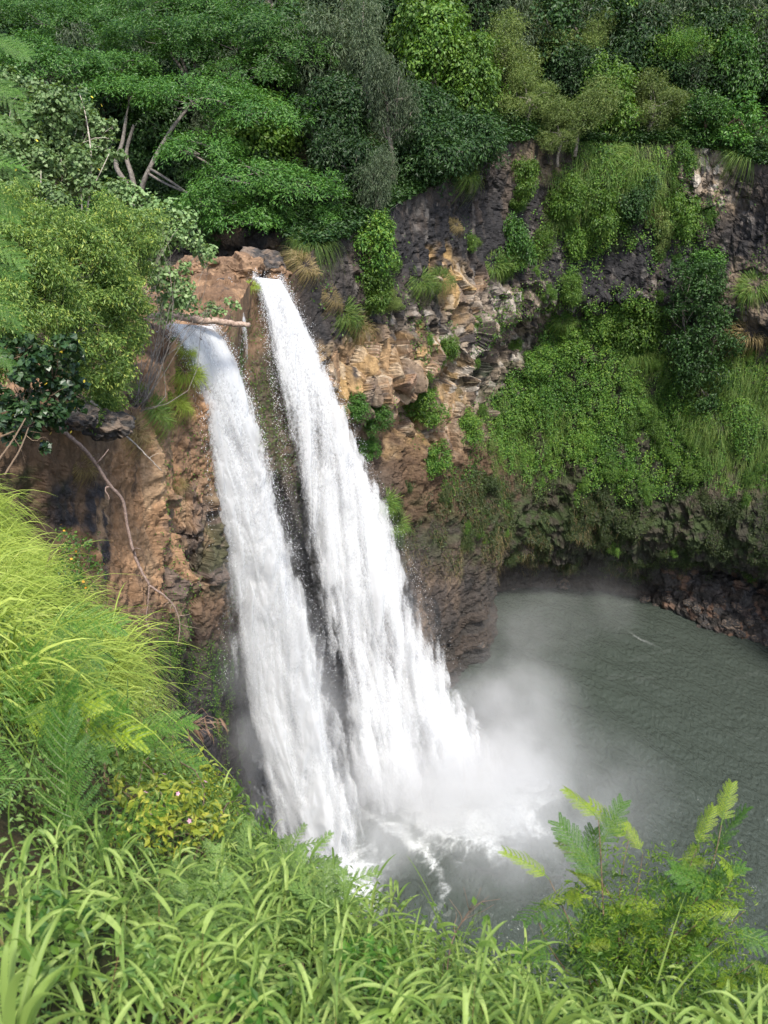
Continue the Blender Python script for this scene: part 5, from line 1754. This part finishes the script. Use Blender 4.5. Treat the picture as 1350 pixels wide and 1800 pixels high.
fern_plant("tall feathery plant with broad fern-like fronds standing in the lower left grass", gpt(110, 1560),
           [(118, 1385, 3.9, 84, .25, FR[0], .95), (85, 1370, 3.9, 163, .35, FR[1], 1.05), (60, 1310, 4.0, 60, .2, FR[0], .7), (20, 1390, 3.8, 205, .4, FR[1], .8), (105, 1290, 4.2, 40, .2, FR[2], .55)])
fern_plant("pale-backed feathery frond plant on a bent dark stem below the tall one", gpt(170, 1640),
           [(140, 1490, 3.3, 100, -.3, FR[1], .78), (190, 1480, 3.4, 50, .2, FR[2], .5), (165, 1520, 3.3, 70, .2, FR[0], .4)])
fern_plant("feathery sprig of two bright fronds at the edge of the arching grass", gpt(215, 1340),
           [(228, 1285, 6.2, 18, .2, FR[0], .75), (225, 1290, 6.2, -18, .35, FR[2], .8), (222, 1285, 6.2, 100, .2, FR[1], .45)])
fern_plant("feathery plant half buried in the long grass at the far left bank", gpt(60, 1150),
           [(75, 1090, 8.6, 5, .2, FR[1], 1.1), (62, 1100, 8.5, -28, .3, FR[0], 1.1), (40, 1110, 8.5, 160, .2, FR[0], 1.0), (35, 1170, 8.0, 30, .3, FR[2], .9), (70, 1180, 7.8, -10, .3, FR[1], .9)])
fern_plant("leafy feathery plant rising between grass and ferns at the left", gpt(40, 1330),
           [(35, 1290, 5.0, 80, .2, FR[2], .8), (30, 1270, 5.0, 30, .2, FRY[0], 1.6), (50, 1262, 5.0, 10, .3, FRY[1], 1.6), (15, 1300, 5.0, 150, .2, FR[0], .7), (70, 1300, 5.0, -5, .3, FR[1], .6)])
# branch reaching in from the left edge
bt = gpt(-150, 1250)
root = link("feathery_tree", None, loc=bt)
tag(root, "feathery tree whose drooping fronds reach into the picture along the left edge", "tree")
rr = np.random.default_rng(833)
mbs = MB()
spine = catmull(np.array([bt, at(-150, 1000, 7.1), at(-120, 700, 7.1), at(-95, 420, 7.2), at(-80, 200, 7.2), at(-70, 30, 7.3)]) - bt, 60)
add_tube(mbs, spine, np.linspace(.05, .012, 60), 8)
for k, (px, py, an, s_) in enumerate(((-38, 60, -20, 1.0), (-45, 92, 12, 1.05), (-40, 120, -38, 1.1), (-50, 150, -5, 1.0), (-45, 255, -28, 1.15), (-50, 285, 8, 1.0), (-48, 318, -35, 1.1), (-52, 372, 0, 1.05), (-46, 405, -30, 1.1), (-48, 465, -8, 1.2), (-42, 500, -36, 1.15), (-50, 540, -15, 1.05), (-46, 590, -40, 1.0), (-50, 200, -15, .9))):
    P = at(px, py, 7.2 + .15 * math.sin(k * 2.3))
    a = math.radians(an)
    put_frond(root, bt, P, CAM_R * math.cos(a) + UP * math.sin(a) - CAM_F * .15, UP * .8 - CAM_F * .7 + .25 * rr.normal(size=3), FR[k % 3], s_ * .8)
    near = spine[np.argmin(np.linalg.norm(spine - (P - bt), axis=1))]
    limb(mbs, near, P - bt, .006, .003, rr, n=5, sag=.05, seg=5)
mbs.obj("trunk", M_stem, root, smooth=True)

# the bushy feathery shrub at the lower right
rr = np.random.default_rng(841)
base_r = gpt(1150, 1800)
root = link("feathery_shrub", None, loc=base_r)
tag(root, "bushy feathery shrub with bright yellow-green tips at the lower right, against the pool", "shrub")
mbs = MB()
tips = [(1052, 1440, 3.05), (1105, 1475, 3.1), (1268, 1450, 3.0), (1225, 1490, 3.1), (965, 1545, 3.0), (1010, 1560, 2.95), (1170, 1540, 3.1), (1290, 1540, 2.9), (1085, 1590, 2.9), (1240, 1600, 2.9), (1330, 1690, 2.7), (1000, 1660, 2.8), (1140, 1660, 2.8), (1290, 1720, 2.6), (1130, 1500, 3.1), (1310, 1600, 2.8), (1040, 1520, 3.0), (1190, 1620, 2.9), (940, 1600, 2.9)]
nf = 0
for k, (px, py, Y) in enumerate(tips):
    tip = at(px, py, Y)
    P = limb(mbs, np.zeros(3), tip - base_r, .0075, .002, rr, n=6, sag=.05, seg=14)
    for j in range(5):
        if nf >= 98:
            break
        f_ = 5 + int(8.9 * (j + .5) / 5)
        q = P[min(f_, 13)]
        a = rr.random() * 6.283
        d = np.array([math.cos(a), math.sin(a) * .7, .35 + .4 * rr.normal()]) + .5 * unit(P[-1] - P[-3])
        young = j >= 4 or rr.random() < .12
        me = FRY[int(rr.integers(2))] if young else FRS[int(rr.integers(3))]
        put_frond(root, base_r, base_r + q, d, UP + .35 * rr.normal(size=3) - .2 * CAM_F, me, (.72 + .45 * rr.random()) * (1.0 if not young else .75))
        nf += 1
mbs.obj("stem", M_stem, root, smooth=True)
M_ltip = leaf_mat("leaf_feathery_mixed", [(0.05, (.06, .14, .02)), (.5, (.14, .25, .03)), (.9, (.30, .38, .04))], .45, pscale=3.0, patch=.5)
mbl = MB()
cl = []
for px, py, Y, rp in ((1090, 1600, 2.9, 60), (1160, 1570, 2.95, 60), (1230, 1570, 2.9, 60), (1060, 1660, 2.8, 60), (1140, 1660, 2.8, 70), (1220, 1660, 2.75, 70), (1280, 1650, 2.7, 50), (1180, 1730, 2.6, 80), (1090, 1730, 2.6, 70), (1270, 1740, 2.6, 70), (1075, 1510, 3.0, 38), (1255, 1505, 3.0, 42), (1010, 1575, 2.95, 36), (1295, 1570, 2.85, 36), (1000, 1650, 2.8, 36), (1165, 1510, 3.0, 30)):
    C = at(px, py, Y); rd = rp * project(C)[2] / F
    cl.append((*(C - base_r), rd, rd * .7, rd))
crown_leaves(mbl, cl, 22000, .028, .007, rr, droop=.1, updir=.5, rnd=.7, gap=.05, shell=.2)
mbl.obj("leaves", M_ltip, root)

# fine feathery herbs by the falls' foot of the picture
for lab, bx, by, tps in (("fine-leaved feathery herb in front of the nearer waterfall's foot", 500, 1660, [(430, 1500, 3.4), (470, 1480, 3.4), (510, 1490, 3.35), (545, 1510, 3.3), (455, 1540, 3.3), (500, 1550, 3.2), (560, 1560, 3.2), (420, 1560, 3.2), (530, 1600, 3.1), (470, 1600, 3.1), (590, 1560, 3.2), (570, 1600, 3.2), (610, 1600, 3.2), (400, 1520, 3.2), (440, 1580, 3.2), (520, 1530, 3.2)]),
                         ("second fine-leaved feathery herb, lower and further left in the broad grass", 340, 1700, [(330, 1600, 2.9), (290, 1580, 3.0), (370, 1570, 3.0), (400, 1600, 2.9), (310, 1640, 2.8), (360, 1640, 2.8)])):
    b = gpt(bx, by)
    root = link("feathery_herb", None, loc=b); tag(root, lab, "herb")
    mbs = MB(); nf = 0
    for px, py, Y in tps:
        Y = near_Y(px, py + 20, 9, .86)
        P = limb(mbs, np.zeros(3), at(px, py, Y) - b, .003, .001, rr, n=4, sag=.06, seg=12)
        for j in range(9):
            q = P[3 + j]
            a = rr.random() * 6.283
            put_frond(root, b, b + q, np.array([math.cos(a), math.sin(a), .5]), UP + .3 * rr.normal(size=3) - .3 * CAM_F, FRM[int(rr.integers(2))], 1.3 + .7 * rr.random()); nf += 1
    mbs.obj("stem", M_gstem, root, smooth=True)

# leafy shrubs of the near slope
leafy("lantana_bush", "bush", "small green bush dotted with tiny orange flowers at the edge of the left bank", gpt(120, 1060), [(135, 965, 12.2, 26), (150, 1000, 12.0, 26), (120, 1000, 12, 24), (140, 1035, 11.8, 24), (115, 945, 12.3, 18), (112, 1050, 11.6, 20)],
      3600, .055, .035, M_cover, 851, near=True, stem_r=.012, gap=.1, limb_mat=M_stem, flowers=(M_oflow, 22, .022))
leafy("yellow_shrub", "shrub", "yellow-green small-leaved shrub on the near slope in front of the dark wet wall", gpt(300, 1520),
      [(250, 1360, 5.3, 34), (300, 1350, 5.3, 36), (345, 1365, 5.3, 34), (385, 1400, 5.2, 30), (270, 1410, 5.1, 42), (325, 1415, 5.1, 44), (370, 1450, 5.0, 32), (240, 1440, 5.0, 40), (300, 1470, 4.9, 42), (400, 1435, 5.0, 20), (215, 1390, 5.2, 22)],
      9000, .055, .024, M_yshr, 853, near=True, stem_r=.006, droop=.2, gap=.25, limb_mat=M_stem, flowers=(M_pink, 3, .014))
leafy("small_shrub", "shrub", "grey-green twiggy shrub at the slope's edge above the yellow-green one", gpt(290, 1330), [(262, 1225, 6.8, 18), (285, 1235, 6.8, 20), (300, 1260, 6.7, 22), (325, 1270, 6.6, 16), (270, 1265, 6.6, 22), (240, 1250, 6.7, 16)],
      4200, .042, .018, M_olive, 855, near=True, stem_r=.006, droop=.2, gap=.15, limb_mat=M_stem)
leafy("large_leaved_vine", "vine", "vine with big oval green leaves at the right end of the yellow-green shrub", gpt(410, 1520), [(425, 1400, 4.9, 14), (415, 1430, 4.85, 16), (400, 1450, 4.8, 16), (430, 1385, 4.9, 8)],
      420, .10, .06, M_cover, 857, near=True, stem_r=.004, droop=.2, gap=.0, limb_mat=M_gstem, shell=.3)
leafy("oval_leaved_seedling", "seedling", "seedling with paired oval leaves at the right end of the broad grass", gpt(850, 1740), [(852, 1625, 2.75, 18), (860, 1650, 2.7, 20), (845, 1600, 2.8, 10)],
      900, .055, .03, M_bright, 859, near=True, stem_r=.003, droop=.1, gap=.0, limb_mat=M_gstem, shell=.3)
leafy("round_leaved_weed", "weed", "low weed with broad oval leaves in the lower left corner", gpt(90, 1800), [(40, 1690, 2.1, 45), (90, 1680, 2.2, 40), (120, 1720, 2.1, 36), (60, 1740, 2.0, 40), (130, 1650, 2.3, 26)],
      700, .075, .048, M_cover, 861, near=True, stem_r=.003, droop=.1, gap=.0, limb_mat=M_gstem, shell=.3)

for lab, cx, cy, mt, lf, wf, sd in (("small-leaved weed patch left of the middle in the broad grass", 270, 1690, M_mim, .035, .016, 863), ("leafy weed with pointed leaves beside the tall upright blades", 640, 1690, M_fern, .045, .020, 864),
                                   ("pale small-leaved weed in front of the oval-leaved seedling", 800, 1740, M_mim, .032, .017, 865), ("weed tuft close to the bottom edge, left of centre", 450, 1740, M_fern, .040, .017, 866),
                                   ("fine-leaved weed just below the yellow-green shrub", 300, 1580, M_mim, .030, .012, 867), ("dark-leaved weed between the tall feathery plant and the corner blades", 90, 1610, M_cover, .040, .022, 868)):
    leafy("leafy_weed", "weed", lab, gpt(cx, cy + 40), [(cx, cy, 9, 34), (cx - 45, cy + 15, 9, 28), (cx + 42, cy + 10, 9, 30), (cx + 10, cy + 35, 9, 30), (cx - 20, cy - 18, 9, 22)], 9000, lf, wf, mt, sd, near=True, stem_r=.003, droop=.1, gap=.1, limb_mat=M_gstem, shell=.25)

# big arching blades close to the lens
def grass_clump(label, base, tips, w, mat=M_broad, lift=.25):
    base = np.array(base, float)
    root = link("grass_clump", None, loc=base)
    tag(root, label, "grass clump")
    for px, py, Y, arch, ww in tips:
        T = at(px, py, Y) - base
        n = 18
        t = np.linspace(0, 1, n)
        ctrl_ = T * .5 + UP * arch
        pts = (2 * t * (1 - t))[:, None] * ctrl_ + (t ** 2)[:, None] * T
        tg = unit(np.gradient(pts, axis=0))
        S = unit(np.cross(tg, CAM_F + .5 * UP))
        Nb = np.cross(S, tg)
        prof = np.minimum(1, .4 + 2 * t) * np.clip(1 - t, 0, 1) ** .6
        hw = (.5 * w * ww * prof)[:, None]
        V = np.stack([pts + S * hw + Nb * hw * .35, pts, pts - S * hw + Nb * hw * .35], 1)
        mb = MB()
        i = np.arange(n - 1) * 3
        q = np.concatenate([i, i + 1])
        mb.add(V.reshape(-1, 3), np.stack([q, q + 1, q + 4, q + 3], 1))
        mb.obj("blade", mat, root, smooth=True)
    return root


grass_clump("big pale arching grass blades close up in the lower left corner", at(20, 1900, 1.25),
            [(212, 1740, 1.45, .42, 1.0), (70, 1700, 1.4, .5, .8), (118, 1760, 1.3, .25, 1.0), (200, 1800, 1.3, .22, 1.1), (-40, 1560, 1.6, .3, .9), (150, 1600, 1.7, .34, .7), (60, 1720, 1.2, .26, 1.2), (240, 1660, 1.6, .34, .6), (105, 1560, 1.7, .5, .8), (215, 1560, 1.7, .42, .6)], .027, M_broad)
grass_clump("tall upright blades standing out of the broad grass in the middle", at(850, 1850, 2.0),
            [(712, 1500, 2.9, .25, .8), (735, 1555, 2.9, .2, .7), (800, 1640, 2.4, .2, .6), (690, 1620, 2.6, .15, .6), (960, 1780, 1.9, .28, .9)], .028)
grass_clump("long glossy blades bowing right across the bottom of the picture", at(930, 1880, 1.45),
            [(1130, 1800, 1.6, .33, 1.0), (1040, 1790, 1.5, .36, .8), (830, 1760, 1.6, .2, .6), (1010, 1690, 1.9, .2, .6), (1060, 1830, 1.4, .3, 1.0)], .03)
grass_clump("long narrow blades slanting through the feathery shrub at the right", at(1120, 1850, 2.2),
            [(1330, 1660, 2.6, .5, .7), (1090, 1740, 2.1, .1, .6), (1210, 1560, 2.6, .2, .5)], .026)
grass_clump("blades curling in from the lower right corner", at(1330, 1880, 1.6),
            [(1180, 1700, 1.9, .2, .9), (1240, 1740, 1.8, .25, .8), (1310, 1690, 1.9, .3, .6), (1150, 1790, 1.6, .25, 1.0)], .03)

# dry heads, pods and stalks
def dry_head(label, base, tips, mat, seed, name="dry_grass_head", cat="dry grass"):
    r = np.random.default_rng(seed)
    base = np.array(base, float)
    mb = MB()
    for px, py, Y, ln in tips:
        T = at(px, py, Y) - base
        P = limb(mb, np.zeros(3), T, .002, .001, r, n=4, sag=.05, seg=8)
        d = unit(P[-1] - P[-3])
        Q = P[-1] - d * ln * r.random(60)[:, None]
        blades(mb, Q, unit(d + .6 * rdir(60, r)), .05, .003, .4, r, seg=3)
    o = mb.obj(name, mat, loc=base)
    return tag(o, label, cat)


M_head = leaf_mat("seed_head", [(0, (.20, .11, .07)), (1, (.36, .24, .16))], .3, tcol=(1, 1, 1))
dry_head("dry reddish-brown grass plumes leaning over the ferns at the left", gpt(170, 1480), [(155, 1265, 4.4, .2), (198, 1300, 4.5, .25), (185, 1340, 4.4, .2), (190, 1370, 4.3, .2), (170, 1390, 4.2, .15), (30, 1240, 4.8, .15), (290, 1420, 4.6, .15)], M_head, 871)
r = np.random.default_rng(873)
pb = at(335, 1275, 6.4)
mb = MB()
for k in range(26):
    a = np.array([.12, 0, .0]) + .09 * r.normal(size=3)
    limb(mb, np.zeros(3), a, .003, .002, r, n=4, seg=4)
    blades(mb, a[None], unit(np.array([[.4, -.1, -.9]]) + .3 * rdir(1, r)), .11, .022, .1, r, seg=4)
o = mb.obj("seed_pods", M_head, loc=pb); tag(o, "bunch of dry brown seed pods hanging at the slope's edge before the wet wall", "seed pods")
r = np.random.default_rng(875)
sb_ = gpt(815, 1760)
mb = MB()
P = limb(mb, np.zeros(3), at(826, 1600, 2.8) - sb_, .0035, .002, r, n=5, sag=.03, seg=8)
for px, py in ((815, 1560), (790, 1580), (860, 1575), (880, 1580), (845, 1560), (800, 1600), (868, 1590)):
    limb(mb, P[int(r.integers(5, 8))], at(px, py, 2.8) - sb_, .0016, .0007, r, n=4, sag=.06, seg=6)
o = mb.obj("dry_stalk", M_head, smooth=True, loc=sb_); tag(o, "dry branching flower stalk standing up before the pool", "stalk")
# ------------------------------------------------------------------ spray and mist at the foot of the falls
def mist(name, centre, size, blobs, label, seed, noise=.16):
    """soft cloud: a closed box whose density is a sum of round puffs broken by noise"""
    mb = MB()
    s = np.array(size) / 2
    V = np.array([[x, y, z] for x in (-1, 1) for y in (-1, 1) for z in (-1, 1)]) * s
    mb.add(V, [[0, 1, 3, 2], [4, 6, 7, 5], [0, 4, 5, 1], [2, 3, 7, 6], [0, 2, 6, 4], [1, 5, 7, 3]])
    m, nt, out = new_mat(name + "_volume")
    tc = N(nt, "ShaderNodeTexCoord")
    nz = N(nt, "ShaderNodeTexNoise")
    nz.inputs["Scale"].default_value = noise; nz.inputs["Detail"].default_value = 4; nz.inputs["Roughness"].default_value = .6
    off = N(nt, "ShaderNodeVectorMath", operation='ADD'); off.inputs[1].default_value = (seed * 3.1, seed * 1.7, 0)
    nt.links.new(tc.outputs["Object"], off.inputs[0]); nt.links.new(off.outputs[0], nz.inputs["Vector"])
    warp = N(nt, "ShaderNodeVectorMath", operation='MULTIPLY_ADD')
    sub = N(nt, "ShaderNodeVectorMath", operation='SUBTRACT'); sub.inputs[1].default_value = (.5, .5, .5)
    nt.links.new(nz.outputs["Color"], sub.inputs[0])
    nt.links.new(sub.outputs[0], warp.inputs[0]); warp.inputs[1].default_value = (5, 5, 5); nt.links.new(tc.outputs["Object"], warp.inputs[2])
    tot = None
    for (bx, by, bz), rad, dn_ in blobs:
        rad = np.broadcast_to(rad, (3,))
        sc = N(nt, "ShaderNodeVectorMath", operation='SUBTRACT'); sc.inputs[1].default_value = tuple(float(a) for a in (np.array((bx, by, bz)) - centre))
        nt.links.new(warp.outputs[0], sc.inputs[0])
        dv_ = N(nt, "ShaderNodeVectorMath", operation='DIVIDE'); dv_.inputs[1].default_value = tuple(float(a) for a in rad)
        nt.links.new(sc.outputs[0], dv_.inputs[0])
        ln = N(nt, "ShaderNodeVectorMath", operation='LENGTH'); nt.links.new(dv_.outputs[0], ln.inputs[0])
        mr = N(nt, "ShaderNodeMapRange", interpolation_type='SMOOTHERSTEP')
        mr.inputs[1].default_value = 1.0; mr.inputs[2].default_value = 0.0; mr.inputs[3].default_value = 0; mr.inputs[4].default_value = dn_
        nt.links.new(ln.outputs["Value"], mr.inputs[0])
        if tot is None:
            tot = mr.outputs[0]
        else:
            a = N(nt, "ShaderNodeMath", operation='ADD'); nt.links.new(tot, a.inputs[0]); nt.links.new(mr.outputs[0], a.inputs[1]); tot = a.outputs[0]
    br = N(nt, "ShaderNodeMapRange"); br.inputs[1].default_value = .36; br.inputs[2].default_value = .64; br.inputs[3].default_value = .25; br.inputs[4].default_value = 1.5
    nt.links.new(nz.outputs[0], br.inputs[0])
    ml_ = N(nt, "ShaderNodeMath", operation='MULTIPLY'); nt.links.new(tot, ml_.inputs[0]); nt.links.new(br.outputs[0], ml_.inputs[1])
    pv = N(nt, "ShaderNodeVolumePrincipled")
    pv.inputs["Color"].default_value = (.97, .975, .98, 1)
    pv.inputs["Anisotropy"].default_value = 0.1
    nt.links.new(ml_.outputs[0], pv.inputs["Density"])
    nt.links.new(pv.outputs[0], out.inputs["Volume"])
    o = mb.obj(name, m, loc=centre)
    tag(o, label, None, None, "stuff")
    return o


c0 = np.array([6.0, 60.0, -38.0])
B = []
B.append((at_z(820, 1375, -52.5), (9, 8, 7), .42))
B.append((at_z(735, 1400, -53), (7, 6, 5), .40))
B.append((at_z(890, 1350, -53), (9, 8, 6), .24))
B.append((at_z(915, 1235, -51), (8, 8, 7), .13))
B.append((at_z(850, 1260, -50), (7, 7, 7), .10))
B.append((at_z(900, 1470, -53), (11, 9, 7), .12))
B.append((at_z(1000, 1400, -53), (13, 11, 8), .05))
B.append((at_z(640, 1500, -53), (6, 5, 5), .12))
B.append((at_z(930, 1110, -51), (10, 9, 9), .028))
B.append((at_z(1060, 1060, -51), (9, 8, 7), .022))
B.append((at_z(450, 1350, -47), (5, 5, 10), .07))
B.append((at_z(760, 1230, -43), (6, 6, 10), .06))
B.append((at_z(560, 1430, -49), (5, 5, 8), .06))
B.append((at_z(690, 1420, -52), (6, 6, 6), .2))
B.append((at_z(600, 1350, -49), (5, 5, 8), .09))
mist("mist", np.array([6.0, 60.0, -48.5]), (46, 52, 13.4), B, None, 2, .22)
B = []
for px, py, Yd, rr_, dd in ((395, 860, 46, 2.6, .03), (420, 1000, 46.5, 3, .05), (440, 1150, 47, 3.4, .06), (470, 1280, 48, 4, .07), (515, 1100, 52, 3, .08), (550, 1200, 52, 3.4, .10), (585, 1280, 52, 3.6, .10), (500, 950, 53, 2.6, .03), (600, 900, 58, 3.2, .02), (680, 1000, 59.5, 3.2, .03), (720, 1110, 59.5, 3.5, .04)):
    B.append((at(px, py, Yd), (rr_, rr_, rr_ * 1.8), dd))
mist("mist", np.array([-1.0, 53.0, -33.0]), (24, 22, 17.5), B, None, 2, .22)
